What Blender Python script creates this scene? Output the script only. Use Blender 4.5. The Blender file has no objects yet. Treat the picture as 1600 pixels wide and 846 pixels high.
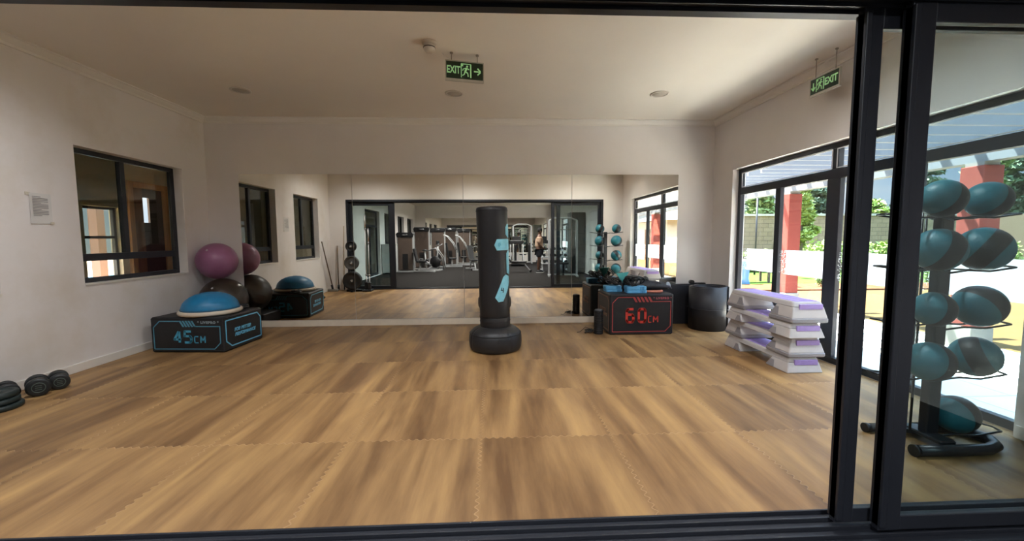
import bpy, math, random
from mathutils import Vector, Matrix
PI = math.pi
S = bpy.context.scene
COL = S.collection
# ---------------------------------------------------------------- camera, sky, sun, exposure
def rot_cam(yaw, pitch, roll):
    cy, sy, cp, sp, cr, sr = math.cos(yaw), math.sin(yaw), math.cos(pitch), math.sin(pitch), math.cos(roll), math.sin(roll)
    Rz = Matrix(((cy, sy, 0), (-sy, cy, 0), (0, 0, 1)))
    Rx = Matrix(((1, 0, 0), (0, cp, -sp), (0, sp, cp)))
    Ry = Matrix(((cr, 0, sr), (0, 1, 0), (-sr, 0, cr)))
    return Rz @ Rx @ Ry
cam = bpy.data.objects.new('camera', bpy.data.cameras.new('camera')); COL.objects.link(cam)
M = rot_cam(.0451, -.079, .0051)
r_, f_, u_ = M.col[0], M.col[1], M.col[2]
cam.matrix_world = Matrix(((r_[0], u_[0], -f_[0], 0), (r_[1], u_[1], -f_[1], 0), (r_[2], u_[2], -f_[2], 1.521), (0, 0, 0, 1)))
cam.data.sensor_width = 36; cam.data.lens = 640.557 / 1600 * 36; cam.data.clip_start = .02; cam.data.clip_end = 300
S.camera = cam
S.view_settings.view_transform = 'Standard'; S.view_settings.look = 'None'; S.view_settings.gamma = 1
S.view_settings.use_curve_mapping = False
S.view_settings.exposure = 1.93
SKY, SUN, FILL = 1.0, 23.0, 76
S.cycles.max_bounces = 14; S.cycles.diffuse_bounces = 7; S.cycles.glossy_bounces = 9
S.cycles.transmission_bounces = 10; S.cycles.transparent_max_bounces = 40
S.cycles.use_denoising = True; S.cycles.caustics_reflective = False; S.cycles.caustics_refractive = False
S.cycles.sample_clamp_indirect = 6

w = bpy.data.worlds.new('sky'); S.world = w; w.use_nodes = True
N = w.node_tree.nodes; L = w.node_tree.links; N.clear()
tc = N.new('ShaderNodeTexCoord'); sep = N.new('ShaderNodeSeparateXYZ'); L.new(tc.outputs['Generated'], sep.inputs[0])
rmp = N.new('ShaderNodeValToRGB'); L.new(sep.outputs['Z'], rmp.inputs[0])
cr_ = rmp.color_ramp; cr_.elements[0].position = 0; cr_.elements[0].color = (.24, .27, .30, 1)
cr_.elements[1].position = .5; cr_.elements[1].color = (.42, .60, .85, 1)
e = cr_.elements.new(.12); e.color = (.155, .205, .275, 1)
mp = N.new('ShaderNodeMapping'); mp.inputs['Scale'].default_value = (2.2, 2.2, 6); L.new(tc.outputs['Generated'], mp.inputs[0])
ns = N.new('ShaderNodeTexNoise'); ns.inputs['Scale'].default_value = 1.6; ns.inputs['Detail'].default_value = 6; L.new(mp.outputs[0], ns.inputs['Vector'])
cl = N.new('ShaderNodeValToRGB'); cl.color_ramp.elements[0].position = .48; cl.color_ramp.elements[1].position = .66; L.new(ns.outputs[0], cl.inputs[0])
mx = N.new('ShaderNodeMixRGB'); L.new(cl.outputs[0], mx.inputs[0]); L.new(rmp.outputs[0], mx.inputs[1]); mx.inputs[2].default_value = (.27, .28, .30, 1)
# sky strength raised overhead, out of view, to add light indoors
hi = N.new('ShaderNodeMapRange'); hi.inputs[1].default_value = .3; hi.inputs[2].default_value = .9; hi.inputs[3].default_value = 1; hi.inputs[4].default_value = 6.5
L.new(sep.outputs['Z'], hi.inputs[0])
mul = N.new('ShaderNodeMath'); mul.operation = 'MULTIPLY'; mul.inputs[1].default_value = SKY; L.new(hi.outputs[0], mul.inputs[0])
bg = N.new('ShaderNodeBackground'); L.new(mx.outputs[0], bg.inputs[0]); L.new(mul.outputs[0], bg.inputs[1])
out = N.new('ShaderNodeOutputWorld'); L.new(bg.outputs[0], out.inputs[0])
sun = bpy.data.objects.new('sun', bpy.data.lights.new('sun', 'SUN')); COL.objects.link(sun)
sun.data.energy = SUN; sun.data.angle = .01; sun.data.color = (1, .95, .87)
sun.rotation_euler = Vector((-.22, .42, .9)).to_track_quat('Z', 'Y').to_euler()
def portal(loc, rot, sx, sy):                     # tells the sampler where daylight comes in; gives no light itself
    l = bpy.data.lights.new('daylight_portal', 'AREA'); l.shape = 'RECTANGLE'; l.size = sx; l.size_y = sy
    l.cycles.is_portal = True
    o = bpy.data.objects.new('daylight_portal', l); COL.objects.link(o); o.location = loc; o.rotation_euler = rot
portal((4.25, 4.74, 1.3), (0, PI/2, 0), 2.6, 3.8)
portal((4.25, -6.9, 1.3), (0, PI/2, 0), 2.6, 5.4)

# ---------------------------------------------------------------- materials
def srgb(h):
    v = [int(h[i:i+2], 16) / 255 for i in (0, 2, 4)]
    return tuple((x / 12.92 if x <= .04045 else ((x + .055) / 1.055) ** 2.4) for x in v) + (1,)
MATS = {}
def mat(name, col, rough=.5, metal=0, noise=0, scale=8, bump=0, spec=.5, stretch=(1, 1, 1), col2=None, emit=0):
    if name in MATS: return MATS[name]
    c = srgb(col) if isinstance(col, str) else tuple(col) + (1,)
    m = bpy.data.materials.new(name); m.use_nodes = True; n = m.node_tree.nodes; l = m.node_tree.links
    b = n['Principled BSDF']; b.inputs['Base Color'].default_value = c; b.inputs['Roughness'].default_value = rough
    b.inputs['Metallic'].default_value = metal; b.inputs['Specular IOR Level'].default_value = spec
    if emit: b.inputs['Emission Color'].default_value = c; b.inputs['Emission Strength'].default_value = emit
    if noise or bump:
        t = n.new('ShaderNodeTexCoord'); mpp = n.new('ShaderNodeMapping'); mpp.inputs['Scale'].default_value = stretch
        l.new(t.outputs['Object'], mpp.inputs[0])
        x = n.new('ShaderNodeTexNoise'); x.inputs['Scale'].default_value = scale; x.inputs['Detail'].default_value = 5; l.new(mpp.outputs[0], x.inputs['Vector'])
        if noise:
            r = n.new('ShaderNodeValToRGB'); l.new(x.outputs[0], r.inputs[0])
            c2 = srgb(col2) if col2 else tuple(v * (1 - noise) for v in c[:3]) + (1,)
            r.color_ramp.elements[0].position = .3; r.color_ramp.elements[1].position = .7
            r.color_ramp.elements[0].color = c2; r.color_ramp.elements[1].color = c if col2 else tuple(min(1, v * (1 + noise * .5)) for v in c[:3]) + (1,)
            l.new(r.outputs[0], b.inputs['Base Color'])
        if bump:
            bp = n.new('ShaderNodeBump'); bp.inputs['Strength'].default_value = bump; bp.inputs['Distance'].default_value = .01
            l.new(x.outputs[0], bp.inputs['Height']); l.new(bp.outputs[0], b.inputs['Normal'])
    MATS[name] = m; return m
def glass(name, tint, refl=1.0):
    m = bpy.data.materials.new(name); m.use_nodes = True; n = m.node_tree.nodes; l = m.node_tree.links; n.clear()
    o = n.new('ShaderNodeOutputMaterial'); t = n.new('ShaderNodeBsdfTransparent'); t.inputs[0].default_value = tint
    g = n.new('ShaderNodeBsdfGlossy'); g.inputs['Roughness'].default_value = 0; g.inputs[0].default_value = (.95, 1, .97, 1)
    f = n.new('ShaderNodeFresnel'); f.inputs[0].default_value = 1.5; ge = n.new('ShaderNodeNewGeometry')
    s = n.new('ShaderNodeMath'); s.operation = 'SUBTRACT'; s.inputs[0].default_value = refl; l.new(ge.outputs['Backfacing'], s.inputs[1]); s.use_clamp = True
    k = n.new('ShaderNodeMath'); k.operation = 'MULTIPLY'; l.new(f.outputs[0], k.inputs[0]); l.new(s.outputs[0], k.inputs[1]); k.use_clamp = True
    x = n.new('ShaderNodeMixShader'); l.new(k.outputs[0], x.inputs[0]); l.new(t.outputs[0], x.inputs[1]); l.new(g.outputs[0], x.inputs[2]); l.new(x.outputs[0], o.inputs[0])
    MATS[name] = m; return m
def math_node(n, l, op, a, b=None, c=None):
    k = n.new('ShaderNodeMath'); k.operation = op
    for i, v in enumerate((a, b, c)):
        if v is None: continue
        if isinstance(v, (int, float)): k.inputs[i].default_value = v
        else: l.new(v, k.inputs[i])
    return k.outputs[0]
def floor_material():
    m = bpy.data.materials.new('wood_grain_foam_mats'); m.use_nodes = True; n = m.node_tree.nodes; l = m.node_tree.links
    b = n['Principled BSDF']; b.inputs['Roughness'].default_value = .46; b.inputs['Specular IOR Level'].default_value = .45
    g = n.new('ShaderNodeNewGeometry'); s = n.new('ShaderNodeSeparateXYZ'); l.new(g.outputs['Position'], s.inputs[0])
    mm = lambda *a: math_node(n, l, *a)
    # metre squares with interlocking teeth: the joint swings to and fro along its run
    tx = mm('MULTIPLY', mm('SINE', mm('MULTIPLY', s.outputs[1], 2 * PI / .058)), .011)
    ty = mm('MULTIPLY', mm('SINE', mm('MULTIPLY', s.outputs[0], 2 * PI / .058)), .011)
    X = mm('ADD', mm('ADD', s.outputs[0], .107 + 20), tx); Y = mm('ADD', mm('ADD', s.outputs[1], -.0235 + 20), ty)
    ix = mm('FLOOR', X); iy = mm('FLOOR', Y)
    dx = mm('ABSOLUTE', mm('SUBTRACT', mm('FRACT', mm('ADD', X, .5)), .5)); dy = mm('ABSOLUTE', mm('SUBTRACT', mm('FRACT', mm('ADD', Y, .5)), .5))
    d = mm('MINIMUM', dx, dy)
    seam = n.new('ShaderNodeMapRange'); seam.inputs[1].default_value = .0015; seam.inputs[2].default_value = .006; seam.inputs[3].default_value = 1; seam.inputs[4].default_value = 0; l.new(d, seam.inputs[0])
    cid = n.new('ShaderNodeCombineXYZ'); l.new(ix, cid.inputs[0]); l.new(iy, cid.inputs[1])
    wn = n.new('ShaderNodeTexWhiteNoise'); l.new(cid.outputs[0], wn.inputs[0])
    ax = n.new('ShaderNodeCombineXYZ')
    l.new(mm('ADD', s.outputs[0], mm('MULTIPLY', wn.outputs[0], 37)), ax.inputs[0])
    l.new(mm('ADD', mm('MULTIPLY', s.outputs[1], .11), mm('MULTIPLY', wn.outputs[0], 11)), ax.inputs[1])
    def nz(sc, det, vec=ax.outputs[0], dist=0):
        q = n.new('ShaderNodeTexNoise'); q.inputs['Scale'].default_value = sc; q.inputs['Detail'].default_value = det; q.inputs['Distortion'].default_value = dist; l.new(vec, q.inputs['Vector']); return q.outputs[0]
    broad = nz(3.6, 3, dist=.6); mid = nz(15, 4); fine = nz(85, 3)
    ax2 = n.new('ShaderNodeCombineXYZ'); l.new(s.outputs[0], ax2.inputs[0]); l.new(mm('MULTIPLY', s.outputs[1], .35), ax2.inputs[1]); l.new(wn.outputs[0], ax2.inputs[2])
    knot = nz(2.2, 5, ax2.outputs[0], 1.2)
    v = mm('ADD', mm('ADD', mm('MULTIPLY', broad, .62), mm('MULTIPLY', mid, .2)), mm('ADD', mm('MULTIPLY', fine, .06), mm('MULTIPLY', knot, .12)))
    r = n.new('ShaderNodeValToRGB'); l.new(v, r.inputs[0]); e = r.color_ramp
    e.elements[0].position = .36; e.elements[0].color = srgb('64472b'); e.elements[1].position = .66; e.elements[1].color = srgb('ae8a58')
    k = e.elements.new(.46); k.color = srgb('80603d'); k = e.elements.new(.54); k.color = srgb('96744b')
    hue = n.new('ShaderNodeHueSaturation'); l.new(r.outputs[0], hue.inputs['Color'])
    vv = n.new('ShaderNodeMapRange'); vv.inputs[3].default_value = .94; vv.inputs[4].default_value = 1.06; l.new(wn.outputs[0], vv.inputs[0]); l.new(vv.outputs[0], hue.inputs['Value'])
    x = n.new('ShaderNodeMixRGB'); x.inputs[2].default_value = srgb('bb9870')
    # joint shows in places only
    wear = n.new('ShaderNodeMapRange'); wear.inputs[1].default_value = .42; wear.inputs[2].default_value = .62; l.new(nz(1.7, 2, g.outputs['Position']), wear.inputs[0])
    l.new(mm('MULTIPLY', mm('MULTIPLY', seam.outputs[0], .55), mm('ADD', mm('MULTIPLY', wear.outputs[0], .8), .2)), x.inputs[0]); l.new(hue.outputs[0], x.inputs[1]); l.new(x.outputs[0], b.inputs['Base Color'])
    bp = n.new('ShaderNodeBump'); bp.inputs['Strength'].default_value = .35; bp.inputs['Distance'].default_value = .004; bp.invert = True
    l.new(seam.outputs[0], bp.inputs['Height']); l.new(bp.outputs[0], b.inputs['Normal'])
    rr = n.new('ShaderNodeMapRange'); rr.inputs[3].default_value = .38; rr.inputs[4].default_value = .56; l.new(mid, rr.inputs[0]); l.new(rr.outputs[0], b.inputs['Roughness'])
    return m
def brick_material(name, c1, c2, mortar, w_, h_, rot=(PI/2, 0, 0), ms=.01, bump=.4):
    m = bpy.data.materials.new(name); m.use_nodes = True; n = m.node_tree.nodes; l = m.node_tree.links
    b = n['Principled BSDF']; b.inputs['Roughness'].default_value = .9; b.inputs['Specular IOR Level'].default_value = .1
    t = n.new('ShaderNodeTexCoord'); mpp = n.new('ShaderNodeMapping'); mpp.inputs['Rotation'].default_value = rot; l.new(t.outputs['Object'], mpp.inputs[0])
    k = n.new('ShaderNodeTexBrick'); k.inputs['Scale'].default_value = 1; k.inputs['Brick Width'].default_value = w_; k.inputs['Row Height'].default_value = h_
    k.inputs['Mortar Size'].default_value = ms; k.inputs['Color1'].default_value = srgb(c1); k.inputs['Color2'].default_value = srgb(c2); k.inputs['Mortar'].default_value = srgb(mortar)
    l.new(mpp.outputs[0], k.inputs[0]); l.new(k.outputs[0], b.inputs['Base Color'])
    return m
def scuffed_wall(name, col, stain):
    m = bpy.data.materials.new(name); m.use_nodes = True; n = m.node_tree.nodes; l = m.node_tree.links
    b = n['Principled BSDF']; b.inputs['Roughness'].default_value = .75; b.inputs['Specular IOR Level'].default_value = .25
    t = n.new('ShaderNodeTexCoord'); q = n.new('ShaderNodeTexNoise'); q.inputs['Scale'].default_value = 1.1; q.inputs['Detail'].default_value = 9; q.inputs['Roughness'].default_value = .6; l.new(t.outputs['Object'], q.inputs['Vector'])
    r = n.new('ShaderNodeValToRGB'); l.new(q.outputs[0], r.inputs[0]); r.color_ramp.elements[0].position = .3; r.color_ramp.elements[0].color = srgb(stain)
    r.color_ramp.elements[1].position = .52; r.color_ramp.elements[1].color = srgb(col); l.new(r.outputs[0], b.inputs['Base Color'])
    return m
FLOOR = floor_material()
WALL_L = scuffed_wall('scuffed_white_paint', 'e5e0de', 'd9d1c8')
WALL = mat('white_wall_paint', 'e3dedb', .75, noise=.03, scale=2, spec=.25)
CEIL = mat('ceiling_paint', 'e8e1d6', .85, noise=.02, scale=1.5, spec=.2)
TRIM = mat('white_gloss_trim', 'e4dfd8', .45)
SKIRT = mat('cream_skirting', 'e0d4c2', .5, noise=.06, scale=9)
FRAME = mat('dark_aluminium', '2a2d35', .42, metal=.35, noise=.05, scale=30)
GLASS = glass('clear_glass', (.94, .96, .95, 1))
GLASSD = glass('tinted_door_glass', (.87, .92, .925, 1))
def frosted():
    m = bpy.data.materials.new('frosted_film'); m.use_nodes = True; n = m.node_tree.nodes; l = m.node_tree.links; n.clear()
    o = n.new('ShaderNodeOutputMaterial'); a = n.new('ShaderNodeBsdfTranslucent'); a.inputs[0].default_value = (.9, .92, .94, 1); b = n.new('ShaderNodeBsdfDiffuse'); b.inputs[0].default_value = (.8, .82, .84, 1)
    x = n.new('ShaderNodeMixShader'); x.inputs[0].default_value = .35; l.new(a.outputs[0], x.inputs[1]); l.new(b.outputs[0], x.inputs[2]); l.new(x.outputs[0], o.inputs[0]); return m
FROST = frosted()
SCREEN = glass('grey_darkening_tint', (.62, .64, .60, 1), 0)
GASKET = mat('white_gasket', 'cfcfd2', .5)
RUBBER = mat('black_rubber_floor', '211e1d', .85, noise=.25, scale=60, spec=.08)
BLACKV = mat('black_vinyl', '17181c', .5, noise=.1, scale=5, bump=.15)
BLACK = mat('black_plastic', '151518', .5, bump=.1, scale=40)
MIRROR = bpy.data.materials.new('mirror_glass'); MIRROR.use_nodes = True
_b = MIRROR.node_tree.nodes['Principled BSDF']; _b.inputs['Metallic'].default_value = 1; _b.inputs['Roughness'].default_value = 0; _b.inputs['Base Color'].default_value = (.96, .93, .84, 1)
CHROME = mat('silver_steel', 'c9cbcf', .25, metal=.85)
SILVER = mat('silver_paint', 'b9bbbd', .4, metal=.2)

# ---------------------------------------------------------------- mesh builder
class MB:
    def __init__(s): s.v = []; s.f = []; s.sm = []
    def add(s, vs, fs, smooth=False):
        o = len(s.v); s.v += [tuple(v) for v in vs]; s.f += [tuple(i + o for i in f) for f in fs]; s.sm += [smooth] * len(fs); return s
    def box(s, x0, y0, z0, x1, y1, z1, m=None):
        vs = [Vector((x, y, z)) for z in (z0, z1) for y in (y0, y1) for x in (x0, x1)]
        if m: vs = [m @ v for v in vs]
        return s.add(vs, [(0, 2, 3, 1), (4, 5, 7, 6), (0, 1, 5, 4), (2, 6, 7, 3), (0, 4, 6, 2), (1, 3, 7, 5)])
    def rbox(s, x0, y0, z0, x1, y1, z1, r=.01, m=None, n=3, rz=None):
        # box with rounded vertical edges and small top/bottom chamfer
        rz = min(r * .5, (z1 - z0) * .3) if rz is None else rz
        def ring(ins, z):
            rr = max(r - ins, .0005); pts = []
            for cx, cy, a0 in ((x1 - r, y1 - r, 0), (x0 + r, y1 - r, PI/2), (x0 + r, y0 + r, PI), (x1 - r, y0 + r, 1.5 * PI)):
                for k in range(n + 1):
                    a = a0 + k / n * PI / 2; pts.append(Vector((cx + rr * math.cos(a), cy + rr * math.sin(a), z)))
            return pts
        rings = [ring(rz, z0), ring(0, z0 + rz), ring(0, z1 - rz), ring(rz, z1)]
        return s.loft(rings, m)
    def loft(s, rings, m=None, smooth=False, caps=True, closed=True):
        k = len(rings[0]); vs = [v for r in rings for v in r]
        if m: vs = [m @ Vector(v) for v in vs]
        fs = []
        for i in range(len(rings) - 1):
            for j in range(k if closed else k - 1):
                a, b = i * k + j, i * k + (j + 1) % k
                fs.append((a, b, b + k, a + k))
        o = len(s.f); s.add(vs, fs, smooth)
        if caps:
            base = len(s.v) - len(vs)
            s.f.append(tuple(base + j for j in reversed(range(k)))); s.sm.append(False)
            s.f.append(tuple(base + (len(rings) - 1) * k + j for j in range(k))); s.sm.append(False)
        return s
    def lathe(s, prof, seg=32, m=None, smooth=True, sx=1, sy=1, caps=True):
        rings = [[Vector((r * sx * math.cos(2 * PI * j / seg), r * sy * math.sin(2 * PI * j / seg), z)) for j in range(seg)] for r, z in prof]
        return s.loft(rings, m, smooth, caps)
    def cyl(s, a, b, r, seg=12, r2=None, smooth=True):
        return s.tube([a, b], r, seg, r2=r2, smooth=smooth)
    def tube(s, path, r, seg=8, r2=None, closed=False, smooth=True, flat=None):
        P = [Vector(p) for p in path]; n = len(P); rings = []
        up = None
        for i, p in enumerate(P):
            if closed: t = (P[(i + 1) % n] - P[i - 1])
            else: t = (P[min(i + 1, n - 1)] - P[max(i - 1, 0)])
            t.normalize()
            if up is None:
                up = Vector((0, 0, 1)) if abs(t.z) < .9 else Vector((1, 0, 0))
            x = t.cross(up)
            if x.length < 1e-4: up = Vector((0, 1, 0)); x = t.cross(up)
            x.normalize(); y = x.cross(t); up = y
            rr = r if r2 is None else r + (r2 - r) * i / (n - 1)
            ra, rb = (rr, rr) if flat is None else (rr, rr * flat)
            rings.append([p + x * (ra * math.cos(2 * PI * j / seg)) + y * (rb * math.sin(2 * PI * j / seg)) for j in range(seg)])
        if closed:
            rings.append(rings[0]); return s.loft(rings, smooth=smooth, caps=False)
        return s.loft([[v for v in reversed(q)] for q in rings] if False else rings, smooth=smooth)
    def bar(s, a, b, w, h=None, up=(0, 0, 1)):
        h = h or w; a = Vector(a); b = Vector(b); t = (b - a).normalized(); up = Vector(up)
        if abs(t.dot(up)) > .95: up = Vector((0, 1, 0))
        x = t.cross(up).normalized() * (w / 2); y = x.cross(t).normalized() * (h / 2)
        return s.loft([[p - x - y, p + x - y, p + x + y, p - x + y] for p in (a, b)])
    def barpath(s, pts, w, h=None):
        for a, b in zip(pts, pts[1:]):
            d = (Vector(b) - Vector(a)).normalized() * (w * .5); s.bar(Vector(a) - d * .98, Vector(b) + d * .98, w, h)
        return s
    def sphere(s, c, r, seg=24, rings=14, m=None, sz=1):
        prof = [(max(r * math.sin(PI * i / rings), 1e-4), -r * sz * math.cos(PI * i / rings)) for i in range(rings + 1)]
        mm_ = Matrix.Translation(c) @ (m or Matrix.Identity(4)); return s.lathe(prof, seg, mm_)
    def prism(s, poly, z0, z1, m=None):
        return s.loft([[Vector((x, y, z0)) for x, y in poly], [Vector((x, y, z1)) for x, y in poly]], m)
    def torus(s, c, R, r, m=None, seg=32, sg=8):
        mm_ = Matrix.Translation(c) @ (m or Matrix.Identity(4))
        return s.tube([mm_ @ Vector((R * math.cos(2 * PI * i / seg), R * math.sin(2 * PI * i / seg), 0)) for i in range(seg)], r, sg, closed=True)
    def build(s, name, m, parent=None, bevel=0, loc=None, rz=0):
        me = bpy.data.meshes.new(name); me.from_pydata(s.v, [], s.f); me.update()
        me.polygons.foreach_set('use_smooth', s.sm)
        import bmesh
        bm = bmesh.new(); bm.from_mesh(me); bmesh.ops.recalc_face_normals(bm, faces=bm.faces); bm.to_mesh(me); bm.free()
        me.materials.append(m); o = bpy.data.objects.new(name, me); COL.objects.link(o)
        if parent: o.parent = parent
        if loc is not None: o.location = loc
        if rz: o.rotation_euler.z = rz
        if bevel:
            b = o.modifiers.new('bevel', 'BEVEL'); b.width = bevel; b.segments = 2; b.limit_method = 'ANGLE'
        return o
def thing(name, label, cat, loc=(0, 0, 0), rz=0, group=None):
    o = bpy.data.objects.new(name, None); COL.objects.link(o); o.empty_display_size = .1
    o.location = loc; o.rotation_euler = (0, 0, rz); o['label'] = label; o['category'] = cat
    if group: o['group'] = group
    return o
def tag(o, label, cat, group=None):
    o['label'] = label; o['category'] = cat
    if group: o['group'] = group
    return o
def struct(o): o['kind'] = 'structure'; return o
def group_empty(name):
    o = bpy.data.objects.new(name, None); COL.objects.link(o); o['kind'] = 'structure'; return o
def dup(root, loc, rz=None, label=None):
    r = root.copy(); COL.objects.link(r); r.location = loc
    if rz is not None: r.rotation_euler.z = rz
    if label: r['label'] = label
    for ch in list(root.children):
        c = ch.copy(); COL.objects.link(c); c.parent = r
        for g in ch.children:
            d = g.copy(); COL.objects.link(d); d.parent = c
    return r
T = Matrix.Translation
def RX(a): return Matrix.Rotation(a, 4, 'X')
def RY(a): return Matrix.Rotation(a, 4, 'Y')
def RZ(a): return Matrix.Rotation(a, 4, 'Z')
def text_mesh(name, s, size, m, parent, mtx, bold=0, extrude=.0015, shear=0, align='CENTER', space=1):
    c = bpy.data.curves.new(name, 'FONT'); c.body = s; c.size = size; c.extrude = extrude; c.offset = bold; c.align_x = align; c.align_y = 'CENTER'; c.shear = shear; c.space_character = space
    t = bpy.data.objects.new(name + '_curve', c); COL.objects.link(t)
    dg = bpy.context.evaluated_depsgraph_get(); me = bpy.data.meshes.new_from_object(t.evaluated_get(dg))
    bpy.data.objects.remove(t); bpy.data.curves.remove(c)
    me.transform(mtx); me.materials.clear(); me.materials.append(m); me.name = name
    o = bpy.data.objects.new(name, me); COL.objects.link(o); o.parent = parent; return o

# ---------------------------------------------------------------- room shell
XL, XR, D, H, CB = -4.82, 3.93, 7.215, 3.55, 3.455
def wall_x(name, x0, x1, y0, y1, z0, z1, holes, m):        # wall running along Y
    ys = sorted({y0, y1} | {h[0] for h in holes} | {h[1] for h in holes}); zs = sorted({z0, z1} | {h[2] for h in holes} | {h[3] for h in holes}); b = MB()
    for a, c in zip(ys, ys[1:]):
        run = None
        for p, q in zip(zs, zs[1:]):
            hole = any(h[0] <= a and c <= h[1] and h[2] <= p and q <= h[3] for h in holes)
            if not hole: run = (run[0] if run else p, q)
            if hole and run: b.box(x0, a, run[0], x1, c, run[1]); run = None
        if run: b.box(x0, a, run[0], x1, c, run[1])
    return struct(b.build(name, m))
def wall_y(name, y0, y1, x0, x1, z0, z1, holes, m):        # wall running along X
    xs = sorted({x0, x1} | {h[0] for h in holes} | {h[1] for h in holes}); zs = sorted({z0, z1} | {h[2] for h in holes} | {h[3] for h in holes}); b = MB()
    for a, c in zip(xs, xs[1:]):
        run = None
        for p, q in zip(zs, zs[1:]):
            hole = any(h[0] <= a and c <= h[1] and h[2] <= p and q <= h[3] for h in holes)
            if not hole: run = (run[0] if run else p, q)
            if hole and run: b.box(a, y0, run[0], c, y1, run[1]); run = None
        if run: b.box(a, y0, run[0], c, y1, run[1])
    return struct(b.build(name, m))
struct(MB().box(XL, 2.07, -.06, XR + .1, D, 0).build('floor', FLOOR))
struct(MB().box(XL, -11.3, -.06, XR + .1, 1.85, 0).build('floor', RUBBER))
struct(MB().box(-5.05, -11.5, H, 4.15, D + .2, H + .2).build('ceiling', CEIL))
WINL = [(5.04, 6.69, 1.0, 2.62), (2.83, 4.21, 1.0, 2.62)]
GWL = [(-3.3, -1.3, 0, 2.66), (-5.6, -4.1, 1.0, 2.66), (-8.1, -6.65, 1.0, 2.66), (-10.6, -8.96, 1.0, 2.66)]
wall_x('wall_left', -5.05, XL, 1.85, D + .2, 0, H, WINL, WALL_L)
wall_x('wall_gym_left', -5.05, XL, -11.5, 1.85, 0, H, GWL, WALL)
DR = (2.83, 6.65, 0, 2.62); GWR = [(-9.6, -4.2, 0, 2.62)]
wall_x('wall_right', XR, 4.15, 1.85, D + .2, 0, H, [DR], WALL)
wall_x('wall_gym_right', XR, 4.15, -11.5, 1.85, 0, H, GWR, WALL)
wall_y('wall_back', D + .02, D + .2, XL, XR, 0, H, [], WALL)
wall_y('wall_gym_back', -11.5, -11.3, XL, XR, 0, H, [], WALL)
OX0, OX1, OZ = -4.33, 3.335, 2.672
wall_y('wall_front', 1.85, 2.07, XL, XR, 0, H, [(OX0, OX1, 0, OZ)], WALL)
# cornice
def cornice_prof(d):   # (outset from wall, z)
    return [(0, CB), (.018, CB), (.022, CB + .028), (.06, CB + .06), (.075, CB + .078), (.095, CB + .08), (.095, H), (0, H)]
b = MB(); pr = cornice_prof(0)
b.loft([[Vector((XL + a, y, z)) for a, z in pr] for y in (2.07, D + .02)]).build('trim_1', TRIM)
MB().loft([[Vector((XR - a, y, z)) for a, z in pr] for y in (2.07, D + .02)]).build('trim_2', TRIM)
MB().loft([[Vector((x, D + .02 - a, z)) for a, z in pr] for x in (XL, XR)]).build('trim_3', TRIM)
MB().loft([[Vector((x, 2.07 + a, z)) for a, z in pr] for x in (XL, XR)]).build('trim_4', TRIM)
for o in list(COL.objects):
    if o.name.startswith('trim_'): struct(o)
def skirt(name, x0, y0, x1, y1, m=SKIRT, h=.105): return struct(MB().box(x0, y0, 0, x1, y1, h).build(name, m, bevel=.004))
skirt('baseboard_back', XL, D - .012, XR, D + .02)
skirt('baseboard_left', XL, 2.07, XL + .018, D - .012, TRIM, .1)
skirt('baseboard_right', XR - .018, DR[1] + .02, XR, D - .012, TRIM, .1)
skirt('baseboard_right', XR - .02, 2.07, XR, DR[0] - .02, TRIM, .1)
skirt('baseboard_gym_back', XL, -11.3, XR, -11.27, TRIM, .1)
skirt('baseboard_gym_left', XL, -11.27, XL + .02, -3.35, TRIM, .1)

# ---------------------------------------------------------------- windows in the left wall
def win_left(n, y0, y1, z0, z1, mull=None, low=1.30):
    r = group_empty('window_%d' % n); x0, x1 = -5.01, -4.95; w_ = .06
    f = MB().box(x0, y0, z0, x1, y0 + w_, z1).box(x0, y1 - w_, z0, x1, y1, z1).box(x0, y0 + w_, z0, x1, y1 - w_, z0 + w_).box(x0, y0 + w_, z1 - w_, x1, y1 - w_, z1)
    ym = mull or (y0 + y1) / 2
    f.box(x0, y0 + w_, low - .035, x1, y1 - w_, low + .055)
    f.box(x0, ym - .035, low + .055, x1, ym + .035, z1 - w_)
    # sash lips
    f.box(x1, y0 + w_, low + .02, x1 + .012, y0 + w_ + .03, z1 - w_).box(x1, y1 - w_ - .03, low + .02, x1 + .012, y1 - w_, z1 - w_)
    f.build('window_frame', FRAME, r, bevel=.003)
    xp = -4.98
    for a, c, p, q in ((y0 + w_, ym - .035, low + .055, z1 - w_), (ym + .035, y1 - w_, low + .055, z1 - w_), (y0 + w_, y1 - w_, z0 + w_, low - .035)):
        MB().box(xp - .003, a, p, xp + .003, c, q).build('pane', GLASS, r)
    MB().box(-4.995, y0 + w_, low + .055, -4.993, ym - .035, z1 - w_).build('darkening_sheet', SCREEN, r)  # see-through grey sheet added to darken this sash
    MB().box(-5.05, y0 - .0, z0 - .012, XL + .012, y1, z0 + .003).build('window_sill', TRIM, r)
win_left(1, *WINL[0], mull=5.80); win_left(2, *WINL[1])
for i, g in enumerate(GWL):
    if g[2] > 0: win_left(3 + i, *g)
r = group_empty('door_2'); y0, y1, z0, z1 = GWL[0]
f = MB().box(-4.985, y0, 0, -4.925, y0 + .07, z1).box(-4.985, y1 - .07, 0, -4.925, y1, z1).box(-4.985, y0, z1 - .07, -4.925, y1, z1).box(-4.985, y0, 0, -4.925, y1, .1).box(-4.985, y0, 2.0, -4.925, y1, 2.08).box(-4.985, -2.34, 0, -4.925, -2.26, 2.05)
f.build('door_frame', FRAME, r, bevel=.003); MB().box(-4.958, y0 + .07, .1, -4.952, y1 - .07, z1 - .07).build('pane', GLASS, r)
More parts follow.
